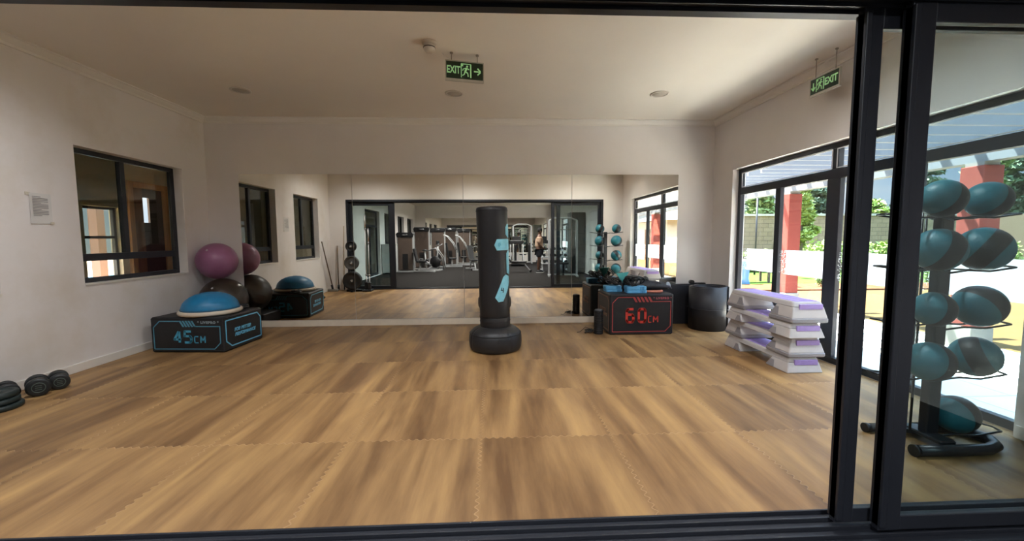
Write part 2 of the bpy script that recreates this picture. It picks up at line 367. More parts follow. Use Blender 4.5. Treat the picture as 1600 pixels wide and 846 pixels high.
# ---------------------------------------------------------------- glazed doors in the right walls
def glazed(n, y0, y1, stiles, mull, z1=2.62, band=True, xf=(4.03, 4.10)):
    r = group_empty('door_%d' % n); a, c = xf
    f = MB().box(a, y0, 0, c, y0 + .07, z1).box(a, y1 - .07, 0, c, y1, z1).box(a, y0 + .07, z1 - .065, c, y1 - .07, z1).box(a, y0 + .07, 2.205, c, y1 - .07, 2.315).box(a, y0 + .07, 0, c, y1 - .07, .075)
    for y, w_ in mull: f.box(a, y - w_ / 2, 2.315, c, y + w_ / 2, z1 - .065)
    f.build('door_frame', FRAME, r, bevel=.004)
    st = MB()
    for y, w_ in stiles: st.box(a + .005, y - w_ / 2, .075, c - .005, y + w_ / 2, 2.205)
    st.build('door_stile', FRAME, r, bevel=.004)
    gk = MB(); e = [y0 + .07] + [y for y, w_ in mull] + [y1 - .07]
    for p, q in zip(e, e[1:]):
        p += .03; q -= .03
        gk.box(a - .004, p, 2.32, a + .003, q, 2.33).box(a - .004, p, z1 - .08, a + .003, q, z1 - .07).box(a - .004, p, 2.33, a + .003, p + .01, z1 - .08).box(a - .004, q - .01, 2.33, a + .003, q, z1 - .08)
    gk.build('glazing_bead', GASKET, r)
    xp = (a + c) / 2
    ee = sorted([y0 + .07] + [y for y, w_ in stiles] + [y1 - .07])
    for p, q in zip(ee, ee[1:]):
        MB().box(xp - .003, p, .075, xp + .003, q, 2.205).build('pane', GLASS, r)
        if band:
            fb = MB(); xx = xp - .006
            def film(ya, za, yb, zb): fb.add([(xx, ya, za), (xx, yb, za), (xx, yb, zb), (xx, ya, zb)], [(0, 1, 2, 3)])
            film(p + (.03 if p > y0 + .1 else .01), 1.0, q - .19, 1.335)
            rnd = random.Random(int(p * 50))
            for k in range(150):     # the band breaks up into dots towards one side
                t = rnd.random(); yy = q - .19 + .15 * t; zz = 1.0 + .335 * rnd.random(); s_ = .004 * (1.25 - t)
                film(yy - s_, zz - s_, yy + s_, zz + s_)
            fb.build('frosted_band', FROST, r)
    MB().box(xp - .003, y0 + .07, 2.315, xp + .003, y1 - .07, z1 - .065).build('transom_pane', GLASS, r)
    return r
glazed(3, DR[0], DR[1], [(5.70, .10), (4.745, .19), (3.79, .10)], [(4.74, .10)])
glazed(4, GWR[0][0], GWR[0][1], [(-5.5, .1), (-6.9, .19), (-8.2, .1)], [(-6.9, .1)])  # glazing added to let more daylight into the weights room
# ---------------------------------------------------------------- big sliding door between the two rooms
r = group_empty('door_1')
f = MB().box(OX0, 1.82, 2.61, OX1, 2.085, OZ).box(OX0, 1.82, 0, OX0 + .06, 2.085, 2.61).box(OX1 - .06, 1.82, 0, OX1, 2.085, 2.61)
f.box(OX0, 1.80, 2.70, OX1, 1.85, 2.75)
f.build('door_frame', FRAME, r, bevel=.003)
tk = MB().box(OX0, 1.72, -.03, OX1, 2.075, .006)
for y in (1.80, 1.872, 1.935, 2.0, 2.06): tk.box(OX0 + .06, y - .006, .006, OX1 - .06, y + .006, .026)
tk.build('door_track', FRAME, r, bevel=.002)
hr = MB()
for y in (1.872, 1.935, 2.0): hr.box(OX0 + .06, y - .004, 2.592, OX1 - .06, y + .004, 2.61)
hr.build('head_track', FRAME, r)
def slide(x0, x1, y, sw, lead):        # lead: -1 when the free edge is on the left
    p = MB(); wl, wr = (sw, .07) if lead < 0 else (.07, sw)
    p.box(x0, y - .02, .03, x0 + wl, y + .02, 2.6).box(x1 - wr, y - .02, .03, x1, y + .02, 2.6)
    p.box(x0 + wl, y - .018, .03, x1 - wr, y + .018, .105).box(x0 + wl, y - .018, 2.505, x1 - wr, y + .018, 2.6)
    xe = x0 if lead < 0 else x1 - .03
    p.box(xe, y - .032, .05, xe + .03, y + .032, 2.58)
    o = p.build('sliding_panel', FRAME, r, bevel=.004)
    MB().box(x0 + wl, y - .003, .105, x1 - wr, y + .003, 2.505).build('pane', GLASSD, o)
slide(1.765, OX1 - .06, 1.968, .095, -1); slide(1.935, OX1 - .06, 1.902, .115, -1)
slide(OX0 + .06, -2.94, 1.968, .16, 1); slide(OX0 + .06, -3.02, 1.902, .12, 1)
# ---------------------------------------------------------------- wall mirrors
xs = [-4.295, -2.415, -.52, 1.387, 3.29]
ml = ['leftmost tall mirror sheet on the back wall, behind the exercise balls', 'second mirror sheet from the left on the back wall, reflecting the weight machines',
      'mirror sheet on the back wall directly behind the black punching bag', 'rightmost mirror sheet on the back wall, behind the red and black jump box']
for i in range(4):
    o = MB().box(xs[i] + .003, D + .012, .112, xs[i + 1] - .003, D + .02, 2.623).build('wall_mirror', MIRROR)
    tag(o, ml[i], 'mirror', 'mirror sheets along the back wall')
MB_ = MB().box(-4.20, -11.297, .62, 3.34, -11.285, 2.78).build('wall_mirror', MIRROR); tag(MB_, 'wide mirror on the far wall of the weights room, behind the standing person', 'mirror')
struct(MB().box(-4.22, -11.3, .54, 3.36, -11.26, .62).build('trim_5', TRIM))
# ---------------------------------------------------------------- soft jump boxes
CYAN = mat('cyan_print', '4aa3c4', .5); CYANB = mat('bright_cyan_piping', '6dbfe6', .45); RED = mat('red_print', 'c0392f', .5); REDD = mat('red_piping', '9c3a3a', .5)
SEAM = mat('dark_stitching', '0c0c0f', .6)
GL = {'4': [[(.78, 0), (.78, 1)], [(.7, 1), (.0, .28), (1.02, .28)]],
      '5': [[(1, 1), (.06, 1), (.02, .58), (.82, .58), (1, .44), (1, .14), (.84, 0), (0, 0)]],
      '6': [[(1, 1), (.16, 1), (0, .86), (0, .14), (.16, 0), (.84, 0), (1, .14), (1, .46), (.84, .58), (.05, .58)]],
      '0': [[(.16, 0), (.84, 0), (1, .14), (1, .86), (.84, 1), (.16, 1), (0, .86), (0, .14), (.16, 0)]],
      'C': [[(1, 1), (.15, 1), (0, .85), (0, .15), (.15, 0), (1, 0)]],
      'M': [[(0, 0), (0, 1), (.5, .35), (1, 1), (1, 0)]]}
def strokes(b, ch, ox, oz, w_, h_, t, y):
    for p in GL[ch]:
        b.barpath([(ox + u * w_, y, oz + v * h_) for u, v in p], t, .004) if False else [b.bar((ox + a[0] * w_, y, oz + a[1] * h_), (ox + c[0] * w_, y, oz + c[1] * h_), t, .004, up=(0, 1, 0)) for a, c in zip(p, p[1:])]
        for a in p[1:-1]: b.lathe([(t / 2, -.002), (t / 2, .002)], 8, T((ox + a[0] * w_, y, oz + a[1] * h_)) @ RX(PI/2), smooth=False)
def jump_box(name, label, loc, rz, W, Dp, Hh, digits, mprint, mside, brand_x, num_x, side, dig):
    t = thing(name, label, 'jump box', loc, rz)
    b = MB(); b.rbox(0, 0, .0, W, Dp, Hh, .022, n=4, rz=.018)
    o = b.build('padded_cover', BLACKV, t)
    for z in (Hh - .022, .022): MB().tube([(.02, -.001, z), (W - .02, -.001, z), (W + .001, .02, z), (W + .001, Dp - .02, z), (W - .02, Dp + .001, z), (.02, Dp + .001, z), (-.001, Dp - .02, z), (-.001, .02, z)], .005, 6, closed=True).build('seam_piping', SEAM, t)
    y = -.003; m_ = .045; c = .085; tw = .011; hx0, hx1 = brand_x; zt = Hh - .05; zl = zt - .07
    fr = MB()
    pts = [(hx0, zt), (m_ + c, zt), (m_, zt - c), (m_, .05), (W - m_ - c, .05), (W - m_, .05 + c), (W - m_, zl), (hx1, zl)]
    for a, q in zip(pts, pts[1:]): fr.bar((a[0], y, a[1]), (q[0], y, q[1]), tw, .004, up=(0, 1, 0))
    n = 5
    for k in range(n):
        x = hx0 + (hx1 - hx0) * k / n; wd = (hx1 - hx0) / n * .58
        fr.add([(x, y - .002, zt + .006), (x + wd, y - .002, zt + .006), (x + wd + .045, y - .002, zl - .006), (x + .045, y - .002, zl - .006), (x, y + .003, zt + .006), (x + wd, y + .003, zt + .006), (x + wd + .045, y + .003, zl - .006), (x + .045, y + .003, zl - .006)], [(0, 1, 2, 3), (7, 6, 5, 4), (0, 4, 5, 1), (1, 5, 6, 2), (2, 6, 7, 3), (3, 7, 4, 0)])
    fr.build('printed_border', mside, t)
    g = MB(); (x1_, x2_, dw, dz, dh, dt), (x3_, w3_, x4_, w4_, h3_, t3_) = dig
    strokes(g, digits[0], x1_, dz, dw, dh, dt, y); strokes(g, digits[1], x2_, dz, dw, dh, dt, y)
    strokes(g, 'C', x3_, dz - .005, w3_, h3_, t3_, y); strokes(g, 'M', x4_, dz - .005, w4_, h3_, t3_, y)
    g.build('printed_number', mprint, t)
    text_mesh('brand_mark', '* LIVEPRO *', .045, mat('pale_print', '8d9aa0', .5) if digits == '45' else mat('dull_red_print', 'a8505a', .5), t, T(((hx1 + W - m_ + .04) / 2, y - .001, zt - .018)) @ RX(PI/2), bold=.002, space=1.25)
    # side face
    if side > 0: F = T((W + .003, 0, 0)) @ RZ(PI/2)
    else: F = T((-.003, Dp, 0)) @ RZ(-PI/2)
    sb = MB(); q = [(m_ + .10, .06), (Dp - m_, .06), (Dp - m_, Hh - .13), (Dp - m_ - .07, Hh - .055), (m_, Hh - .055), (m_, .14), (m_ + .10, .06)]
    for a, e in zip(q, q[1:]):
        A = F @ Vector((a[0], 0, a[1])); E_ = F @ Vector((e[0], 0, e[1])); sb.bar(A, E_, .016, .004, up=(1, 0, 0))
    sb.build('side_border', CYANB if side > 0 else mat('brown_piping', '7a5a4c', .5), t)
    for k, wd in enumerate(('FOR BETTER', 'PERFORMANCE')):
        text_mesh('side_slogan', wd, .062, CYANB if side > 0 else mat('brown_piping', '7a5a4c', .5), t, F @ T((Dp * (.46 + .06 * k), -.001, Hh * .56 - .07 * k)) @ RX(PI/2), bold=.0035, shear=.25)
    return t
a45 = math.radians(-4)
box45 = jump_box('jump_box', 'black jump box printed 45CM in blue, carrying the blue half ball', (-4.625, 5.66, 0), a45, 1.0, .82, .478, '45', CYAN, mat('dull_cyan_piping', '4e8ba3', .5), (.40, .60), None, 1, ((.325, .465, .09, .14, .15, .030), (.60, .05, .685, .058, .085, .014)))
jump_box('jump_box', 'black jump box printed 60CM in red beside the small ribbed roller', (1.80, 6.235, 0), 0, 1.01, .73, .64, '60', RED, REDD, (.36, .66), None, -1, ((.27, .46, .105, .20, .205, .036), (.615, .045, .695, .068, .095, .015)))
for ch in list(box45.children):        # the far face carries the same print; it shows in the mirror
    if ch.name.startswith(('printed', 'brand')):
        c = ch.copy(); COL.objects.link(c); c.parent = box45; c.matrix_basis = T((1.0, .82, 0)) @ RZ(PI)
t = thing('low_foam_block', 'low black foam block under the brown exercise ball in the left corner', 'foam block', (-4.2, 6.84, 0))
MB().rbox(-.5, -.3, 0, .16, .3, .20, .03).build('padded_cover', BLACKV, t)
MB().tube([(-.48, -.301, .185), (.14, -.301, .185), (.161, -.28, .185), (.161, .28, .185), (.14, .301, .185), (-.48, .301, .185)], .005, 6, closed=True).build('seam_piping', SEAM, t)
# ---------------------------------------------------------------- exercise balls
def gym_ball(label, c, r, m):
    t = thing('exercise_ball', label, 'exercise ball', c)
    b = MB(); prof = []
    for i in range(61):
        a = PI * i / 60; rr = r * (1 + (.004 if (i % 4 == 2 and 10 < i < 50) else 0)); prof.append((max(rr * math.sin(a), 1e-4), -rr * math.cos(a)))
    b.lathe(prof, 56, RX(.35)); b.build('ball_skin', m, t)
    MB().lathe([(.001, 0), (.016, 0), (.016, .004), (.006, .007), (.001, .007)], 14, RX(.9) @ T((0, 0, r - .001))).build('valve_plug', mat('pale_plug', 'c9c2c4', .5), t)
gym_ball('brown exercise ball resting in the corner behind the jump box', (-4.41, 6.86, .545), .343, mat('brown_ball_vinyl', '372d26', .38, noise=.08, scale=6))
gym_ball('mauve exercise ball balanced on top of the brown ball', (-4.512, 6.905, 1.172), .292, mat('mauve_ball_vinyl', 'a0688c', .36, noise=.14, scale=5))
t = thing('balance_half_ball', 'blue balance half ball on a cream platform on top of the jump box', 'balance trainer', (-4.03, 5.975, .478))
MB().lathe([(.30, 0), (.365, .004), (.382, .02), (.382, .045), (.37, .06), (.345, .066), (.001, .066)], 48).build('platform', mat('cream_plastic', 'cfc3b2', .5), t)
pf = [(.338, .06), (.345, .085)]
for i in range(1, 15):
    a = i / 14 * PI/2; pf.append((max(.34 * math.cos(a), .001), .085 + .215 * math.sin(a) + (.003 if i % 2 else 0)))
MB().lathe(pf, 48).build('dome', mat('blue_dome_rubber', '1f78a8', .42, noise=.1, scale=12), t)
MB().torus((0, 0, .072), .344, .011, seg=48).build('rim_band', mat('dark_blue_rubber', '1b5474', .5), t)
# ---------------------------------------------------------------- free-standing punching bag
t = thing('punching_bag', 'tall black free-standing punching bag with light blue graphics', 'punching bag', (.018, 5.57, 0))
b = MB(); prof = [(.30, 0), (.335, .012), (.355, .05), (.362, .12), (.358, .20), (.338, .255), (.30, .29), (.25, .315), (.21, .325), (.001, .325)]
seg = 96; rings = []
for r, z in prof:
    ring = []
    for j in range(seg):
        a = 2 * PI * j / seg; g = 1
        for a0 in (-1.35, -1.0, .8, 2.2, 3.6):            # moulded grooves
            dd = abs((a - a0 + PI) % (2 * PI) - PI)
            if dd < .05: g = 1 - .035 * (1 - dd / .05)
        if z < .06:
            for k in range(8):
                dd = abs((a - k * PI/4 - .2 + PI) % (2 * PI) - PI)
                if dd > .27 and r > .2: g *= 1
        ring.append(Vector((r * g * math.cos(a), r * g * math.sin(a), z if not (z == 0 and (j // 12) % 2) else .018)))
    rings.append(ring)
b.loft(rings, smooth=True); b.build('water_base', mat('black_moulded_plastic', '1f1f22', .45, bump=.08, scale=60), t, bevel=.004)
MB().torus((0, 0, .232), .350, .006, seg=64).build('base_seam', SEAM, t)
tilt = T((0, 0, .3)) @ RY(math.radians(-1.3)) @ T((0, 0, -.3))
BAG = mat('black_bag_leather', '1e1d20', .45, noise=.12, scale=14, bump=.12)
MB().lathe([(.198, .31), (.206, .33), (.206, .44), (.202, .455)], 64, tilt).build('lower_collar', BAG, t)
RB = .207
o = MB().lathe([(.2, .452), (.205, .462), (.206, .6), (RB, 1.2), (.211, 1.86), (.213, 1.90), (.206, 1.925), (.19, 1.937), (.001, 1.94)], 64, tilt).build('bag_body', BAG, t)
for z in (.40, .455, .47, 1.885): MB().tube([tilt @ Vector(((.2085 if z < 1 else .2135) * math.cos(2 * PI * j / 64), (.2085 if z < 1 else .2135) * math.sin(2 * PI * j / 64), z)) for j in range(64)], .0025, 6, closed=True).build('stitching', SEAM, t)
import bmesh
def decal(name, poly, m, z_of=lambda v: v, off=.003):
    bm = bmesh.new(); vs = [bm.verts.new((a, z, 0)) for a, z in poly]; bm.faces.new(vs)
    bmesh.ops.triangulate(bm, faces=bm.faces[:])
    for _ in range(4):
        ed = [e for e in bm.edges if abs(e.verts[0].co.x - e.verts[1].co.x) > .09]
        if not ed: break
        bmesh.ops.subdivide_edges(bm, edges=ed, cuts=1); bmesh.ops.triangulate(bm, faces=bm.faces[:])
    for v in bm.verts:
        a, z = v.co.x - PI/2, v.co.y; rr = .206 + .005 * max(0, (z - .5)) / 1.3 + off; v.co = tilt @ Vector((rr * math.cos(a), rr * math.sin(a), z))
    me = bpy.data.meshes.new(name); bm.to_mesh(me); bm.free(); me.materials.append(m)
    q = bpy.data.objects.new(name, me); COL.objects.link(q); q.parent = t; return q
LB = mat('light_blue_print', '7fc3d6', .5, noise=.12, scale=30)
def bz(v): return 1.94 - (v - 325) / 115.5     # height read off the picture scale of the bag
def ba(u, v):
    return math.asin(max(-1, min(1, (u - (769 + (v - 340) * .028)) / 25.0)))
def bp(u, v): return (ba(u, v), bz(v))
decal('blue_stripe', [(.95, bz(357)), (1.15, bz(352)), (1.9, bz(352)), (1.9, bz(374)), (1.2, bz(373)), (.95, bz(368))], LB)
decal('blue_stripe', [bp(772.5, 384), bp(776.5, 375), (1.2, bz(375)), (1.9, bz(375)), (1.9, bz(392)), (1.2, bz(392)), bp(776.5, 392)], LB)
decal('blue_stripe', [(.98, bz(397)), (1.2, bz(393)), (1.9, bz(393)), (1.9, bz(430)), (1.25, bz(430)), (.98, bz(427))], LB)
decal('blue_stripe', [bp(773.5, 464), bp(786.5, 433), bp(790.5, 429.5), (1.25, bz(433)), (1.3, bz(443)), bp(786.5, 470.5), bp(779, 471)], LB)
for poly in ([bp(783.5, 449), bp(784.8, 449), bp(784.0, 452.5), bp(787, 452.5), bp(787, 454), bp(782.5, 454)], [bp(786, 449.5), bp(787.2, 449.5), bp(787, 457), bp(785.6, 457)]):
    decal('black_emblem', poly, SEAM, off=.0045)
decal('pale_emblem', [bp(778.5, 381), bp(782, 380), bp(783, 384), bp(780, 387), bp(778, 385)], mat('mid_blue_print', '5aa3bd', .5), off=.0045)
# ---------------------------------------------------------------- things on and beside the red box
t = thing('foam_roller', 'small black ribbed roller standing left of the red-printed jump box', 'roller', (1.655, 6.345, 0))
prof = [(.066, 0), (.072, .006)]
for k in range(11):
    z = .012 + k * .033; prof += [(.073, z), (.073, z + .022), (.066, z + .025), (.066, z + .031)]
prof += [(.07, .372), (.066, .378), (.03, .378), (.03, .33), (.001, .33)]
MB().lathe(prof, 32, smooth=False).build('roller_sleeve', BLACK, t)
MB().torus((0, 0, .378), .05, .012, seg=24).build('end_cap', mat('grey_plastic', '58585c', .5), t)
t = thing('skipping_rope', 'black skipping rope coiled on the floor beside the small ribbed roller', 'skipping rope', (1.52, 6.40, 0))
pts = []
for i in range(70):
    a = i * .38; rr = .07 + .012 * math.sin(i * .7); pts.append((rr * math.cos(a), rr * .8 * math.sin(a), .012 + .0006 * i + .008 * math.sin(i * .5) ** 2))
pts += [(-.06, .0, .10), (-.09, .05, .05), (-.14, .06, .006), (-.19, .03, .006)]
MB().tube(pts, .004, 6).build('rope', BLACK, t)
MB().cyl((.03, -.05, .05), (-.09, -.07, .022), .014, 10, r2=.011).build('handle', BLACK, t)
MB().cyl((.05, .04, .05), (-.02, .10, .03), .014, 10, r2=.011).build('handle', BLACK, t)
BZ = .641
BLUEF = mat('blue_foam', '5aa2cf', .6, noise=.12, scale=25); TEALF = mat('teal_foam', '4aa6a6', .6, noise=.12, scale=25)
def slab(label, x, y, z, w_, d_, h_, rz, m=BLUEF):
    t = thing('foam_pad', label, 'foam pad', (x, y, z), rz)
    MB().rbox(-w_/2, -d_/2, 0, w_/2, d_/2, h_, .03, n=4, rz=.006).build('foam_body', m, t)
    g = MB()
    for k in (-1, 0, 1): g.box(w_ * (.26 + .07 * k) - .006, -d_/2 - .0012, .004, w_ * (.26 + .07 * k) + .006, -d_/2 + .002, h_ - .004)
    g.build('ribbed_grip', mat('deep_blue_foam', '2a6c98', .6), t)
    return t
slab('lower blue foam pad of the left pile on the red-printed box', 1.95, 6.60, BZ, .27, .19, .044, .03)
slab('upper blue foam pad of the left pile on the red-printed box', 1.945, 6.61, BZ + .0455, .27, .19, .052, -.02)
slab('lower blue foam pad of the right pile on the red-printed box', 2.265, 6.42, BZ, .32, .20, .050, -.06)
slab('upper blue foam pad of the right pile on the red-printed box', 2.26, 6.425, BZ + .0515, .32, .20, .055, -.04)
def strap_bundle(label, x, y, z, n, r, seed, m):
    rnd = random.Random(seed); t = thing('strap_bundle', label, 'resistance straps', (x, y, z)); b = MB()
    for k in range(n):
        R = r * rnd.uniform(.5, .95); c = (rnd.uniform(-r, r) * .5, rnd.uniform(-r, r) * .4, R * .62 + .008 + .01 * k / n)
        mm_ = RZ(rnd.uniform(0, PI)) @ RX(rnd.uniform(.3, 1.0))
        b.torus(c, R, .0085, mm_, seg=22, sg=6)
    b.build('straps', m, t)
    c = MB()
    for k in range(2): c.cyl((-.03 + .05 * k, -r * .5, .03), (.03 + .05 * k, -r * .1, .075), .013, 10)
    c.build('handle', mat('grey_grip', '6d6a68', .5), t)
strap_bundle('black straps heaped on the left pile of blue pads', 1.95, 6.60, BZ + .099, 9, .11, 3, BLACK)
strap_bundle('black straps heaped on the right pile of blue pads', 2.24, 6.43, BZ + .108, 10, .12, 5, BLACK)
strap_bundle('black straps heaped behind the two piles of blue pads', 2.10, 6.83, BZ, 9, .12, 8, BLACK)
t = thing('teal_wedge', 'teal triangular pad leaning up between the strap heaps', 'pad', (2.12, 6.66, BZ + .0))
MB().prism([(-.10, .29), (.11, .31), (.02, .12)], -.012, .012, RX(PI/2)).build('teal_face', TEALF, t, bevel=.003)
MB().prism([(.0, .0), (.07, .0), (.05, .18), (.02, .18)], -.016, .016, RX(PI/2)).build('dark_prop', BLACK, t)
t = thing('sports_bag', 'dark sports bag with a reflective mesh end lying on the red-printed box', 'bag', (2.62, 6.76, BZ))
rings = []
for i, (x, rr) in enumerate([(-.34, .02), (-.31, .07), (-.2, .095), (0, .10), (.2, .085), (.32, .06), (.38, .02)]):
    rings.append([Vector((x, rr * 1.35 * math.cos(2 * PI * j / 20), rr * .8 + rr * .8 * math.sin(2 * PI * j / 20) * (1 + .1 * math.sin(i * 2 + j)) )) for j in range(20)])
MB().loft(rings, smooth=True).build('bag_body', mat('dark_grey_fabric', '35353b', .7, noise=.3, scale=30, bump=.3), t)
MB().lathe([(.045, 0), (.062, .006), (.05, .014), (.001, .02)], 20, T((.30, -.05, .075)) @ RZ(.5) @ RX(PI/2.4)).build('mesh_end', mat('silver_mesh', '8b8f96', .35, noise=.5, scale=90), t)
MB().tube([(-.2, -.1, .12), (-.1, -.13, .17), (.05, -.13, .16), (.16, -.09, .11)], .010, 8, flat=.4).build('carry_strap', BLACK, t)
t = thing('massage_stick', 'salmon pink curved rubber grip lying at the front edge of the red-printed box', 'grip', (2.545, 6.38, BZ))
MB().tube([(-.12, .02, .018), (-.04, .005, .018), (.05, -.01, .018), (.10, -.015, .02), (.14, .01, .024)], .017, 10, r2=.022).build('rubber_grip', mat('salmon_rubber', 'd9826a', .5), t)
# rolled mat and folded mat in the right corner
t = thing('rolled_rubber_mat', 'thick black rubber mat rolled into an upright drum by the glazed door', 'rolled mat', (3.56, 6.61, 0))
b = MB(); n = 150; th = .022
inner = []; outer = []
for i in range(n + 1):
    a = i / n * 2 * PI * 2.6; rr = .31 - .028 * a / (2 * PI); inner.append((rr - th, a)); outer.append((rr, a))
poly = [(r_0 * math.cos(a - .6), r_0 * math.sin(a - .6)) for r_0, a in outer] + [(r_0 * math.cos(a - .6), r_0 * math.sin(a - .6)) for r_0, a in reversed(inner)]
vs = []; fs = []
k = n + 1
for z in (0, .705):
    vs += [Vector((r_0 * math.cos(a - .6), r_0 * math.sin(a - .6), z + (.012 * math.sin(a * 1.3) if z else 0))) for r_0, a in outer]
    vs += [Vector((r_0 * math.cos(a - .6), r_0 * math.sin(a - .6), z + (.012 * math.sin(a * 1.3) if z else 0))) for r_0, a in inner]
o0, i0, o1, i1 = 0, k, 2 * k, 3 * k
for i in range(n):
    fs += [(o0 + i, o0 + i + 1, o1 + i + 1, o1 + i), (i0 + i + 1, i0 + i, i1 + i, i1 + i + 1), (o1 + i, o1 + i + 1, i1 + i + 1, i1 + i), (o0 + i + 1, o0 + i, i0 + i, i0 + i + 1)]
fs += [(o0, o1, i1, i0), (o0 + n, i0 + n, i1 + n, o1 + n)]
b.add(vs, fs, True).build('mat_roll', mat('black_rubber_mat', '24242a', .5, noise=.25, scale=3, bump=.2), t)
MB().torus((0, 0, .35), .312, .004, seg=48).build('tie_cord', SEAM, t)
t = thing('folded_rubber_mat', 'black rubber mat folded in layers standing against the back wall behind the drum', 'folded mat', (3.22, 7.08, 0))
b = MB()
for k in range(4): b.rbox(-.37 + .01 * k, -.10 + k * .05, 0, .36 + .01 * (k % 2), -.055 + k * .05, .69 - .012 * (k % 3), .015)
b.build('mat_layers', mat('black_rubber_mat', '24242a', .5), t)
t = thing('strap_roll', 'small black roll of strap lying on top of the folded rubber mat', 'strap', (3.56, 7.06, .695))
MB().cyl((-.06, -.03, .035), (-.06, .05, .035), .036, 18).build('roll', BLACK, t)
MB().rbox(-.06, -.03, 0, .18, .05, .022, .008).build('loose_end', BLACK, t)
# ---------------------------------------------------------------- aerobic steps
STEPG = mat('grey_step_plastic', 'b9b4b4', .5, noise=.05, scale=12); STEPD = mat('dark_grey_step_plastic', '8a878c', .55, noise=.06, scale=12); LILAC = mat('lilac_step_mat', '9c84c4', .65, noise=.1, scale=40, bump=.2)
def aerobic_step(label, x, y, z, h, riser, rz=0, Ln=1.20, Wd=.36):
    t = thing('aerobic_step', label, 'aerobic step', (x, y, z), rz, 'aerobic steps stacked by the glazed door')
    zr = riser
    b = MB(); hw = Wd / 2; hl = Ln / 2
    def ring(w_, l_, zz, r=.03): 
        pts = []
        for cx, cy, a0 in ((w_ - r, l_ - r, 0), (-w_ + r, l_ - r, PI/2), (-w_ + r, -l_ + r, PI), (w_ - r, -l_ + r, 1.5 * PI)):
            for k in range(4): a = a0 + k / 3 * PI/2; pts.append(Vector((cx + r * math.cos(a), cy + r * math.sin(a), zz)))
        return pts
    top = h; deck = h - .055
    b.loft([ring(hw - .004, hl - .004, deck - .0), ring(hw, hl, deck + .004), ring(hw - .012, hl - .014, top - .012), ring(hw - .022, hl - .024, top)])
    b.build('deck', STEPG, t)
    for s_ in (-1, 1):       # the two end legs, flaring to the floor
        c = s_ * (hl - .13)
        lg = MB()
        def lr(w_, l0, l1, zz): return [Vector((sx * w_, yy, zz)) for sx, yy in ((-1, l0), (1, l0), (1, l1), (-1, l1))]
        i1, o1 = s_ * (hl - .27), s_ * (hl - .002); i2, o2 = s_ * (hl - .34), s_ * (hl + .03)
        a1, a2 = sorted((i1, o1)); c1, c2 = sorted((i2, o2))
        lg.loft([lr(hw + .028, c1, c2, zr), lr(hw - .002, a1, a2, deck)])
        lg.build('leg', STEPG, t, bevel=.012)
        for sx in (-1, 1):   # darker recess panel on the inner flank
            pn = MB()
            xa, xb = sx * (hw + .0295), sx * (hw + .008)
            z0, z1 = zr + .01, deck - .03
            yi, yo = s_ * (hl - .335), s_ * (hl - .20)
            pn.add([(xa, yi, z0), (xa, yo, z0), (xb, s_ * (hl - .22), z1), (xb, s_ * (hl - .275), z1), (xa - sx * .02, yi, z0), (xa - sx * .02, yo, z0), (xb - sx * .02, s_ * (hl - .22), z1), (xb - sx * .02, s_ * (hl - .275), z1)], [(0, 1, 2, 3), (7, 6, 5, 4), (0, 4, 5, 1), (1, 5, 6, 2), (2, 6, 7, 3), (3, 7, 4, 0)])
            pn.build('flank_panel', STEPD, t)
        if riser:
            q1, q2 = sorted((s_ * (hl - .36), s_ * (hl + .036)))
            MB().rbox(-hw - .034, q1, 0, hw + .034, q2, riser + .004, .02).build('riser_block', STEPD, t)
        e = MB()             # lilac end tab on the outer flank
        yo = s_ * (hl + .012); e.box(-hw * .62, min(yo, yo - s_ * .03), top - .085, hw * .86, max(yo, yo - s_ * .03), top - .028)
        e.build('end_tab', LILAC, t, bevel=.003)
    MB().rbox(-hw + .045, -hl + .03, top - .004, hw - .045, hl - .03, top + .003, .03).build('top_mat', LILAC, t)
    g = MB()
    for k in (-1, 1): g.box(k * .055 - .004, -hl + .08, top + .002, k * .055 + .004, hl - .08, top + .0045)
    g.build('mat_groove', mat('pale_lilac', 'bdb0d2', .6), t)
    return t
sx, sy = 3.465, 4.94
aerobic_step('lowest of the four grey and lilac aerobic steps, its feet on the wooden floor', sx - .005, sy, 0, .172, 0)
aerobic_step('second aerobic step from the floor, on grey risers directly on the lowest one', sx + .02, sy + .02, .175, .215, .045)
aerobic_step('second aerobic step from the top of the stack, without risers', sx + .0, sy + .0, .393, .165, 0)
aerobic_step('topmost grey and lilac aerobic step of the stack by the glazed door', sx + .035, sy + .02, .561, .235, .05)
# ---------------------------------------------------------------- medicine ball rack
t = thing('medicine_ball_rack', 'black steel rack holding nine medicine balls behind the sliding glass panel', 'ball rack', (3.24, 2.80, 0))
RK = mat('black_powder_coat', '1c1f26', .35, noise=.05, scale=20)
MB().tube([(-.32, -.20, .04), (-.05, -.215, .04), (.19, -.21, .04), (.29, -.17, .04), (.35, -.09, .04), (.35, .02, .04), (.29, .10, .04), (.19, .13, .04), (.0, .13, .04)], .038, 14).build('front_foot', RK, t)
MB().tube([(-.33, .16, .035), (-.1, .16, .035), (.02, .14, .035)], .032, 12).bar((-.22, .12, .05), (.0, .02, .05), .03).build('rear_foot', RK, t)
MB().rbox(-.10, -.16, .045, .02, .14, .075, .02).build('base_plate', RK, t)
MB().cyl((-.335, .16, .035), (-.365, .16, .035), .036, 12).build('foot_cap', BLACK, t)
MB().cyl((-.33, -.2, .04), (-.35, -.2, .04), .041, 14).build('foot_cap', BLACK, t)
MB().rbox(-.075, -.035, .06, .02, .035, 1.68, .012).build('post', RK, t)
MB().cyl((-.135, .03, .07), (-.125, .03, 1.75), .008, 8).build('side_rod', RK, t)
MB().cyl((-.165, .03, .5), (-.155, .03, 1.75), .007, 8).build('side_rod', RK, t)
rows = [(1.775, .128, .128), (1.425, .146, .156), (1.01, .12, .150), (.635, .138, .144), (.20, 0, .134)]
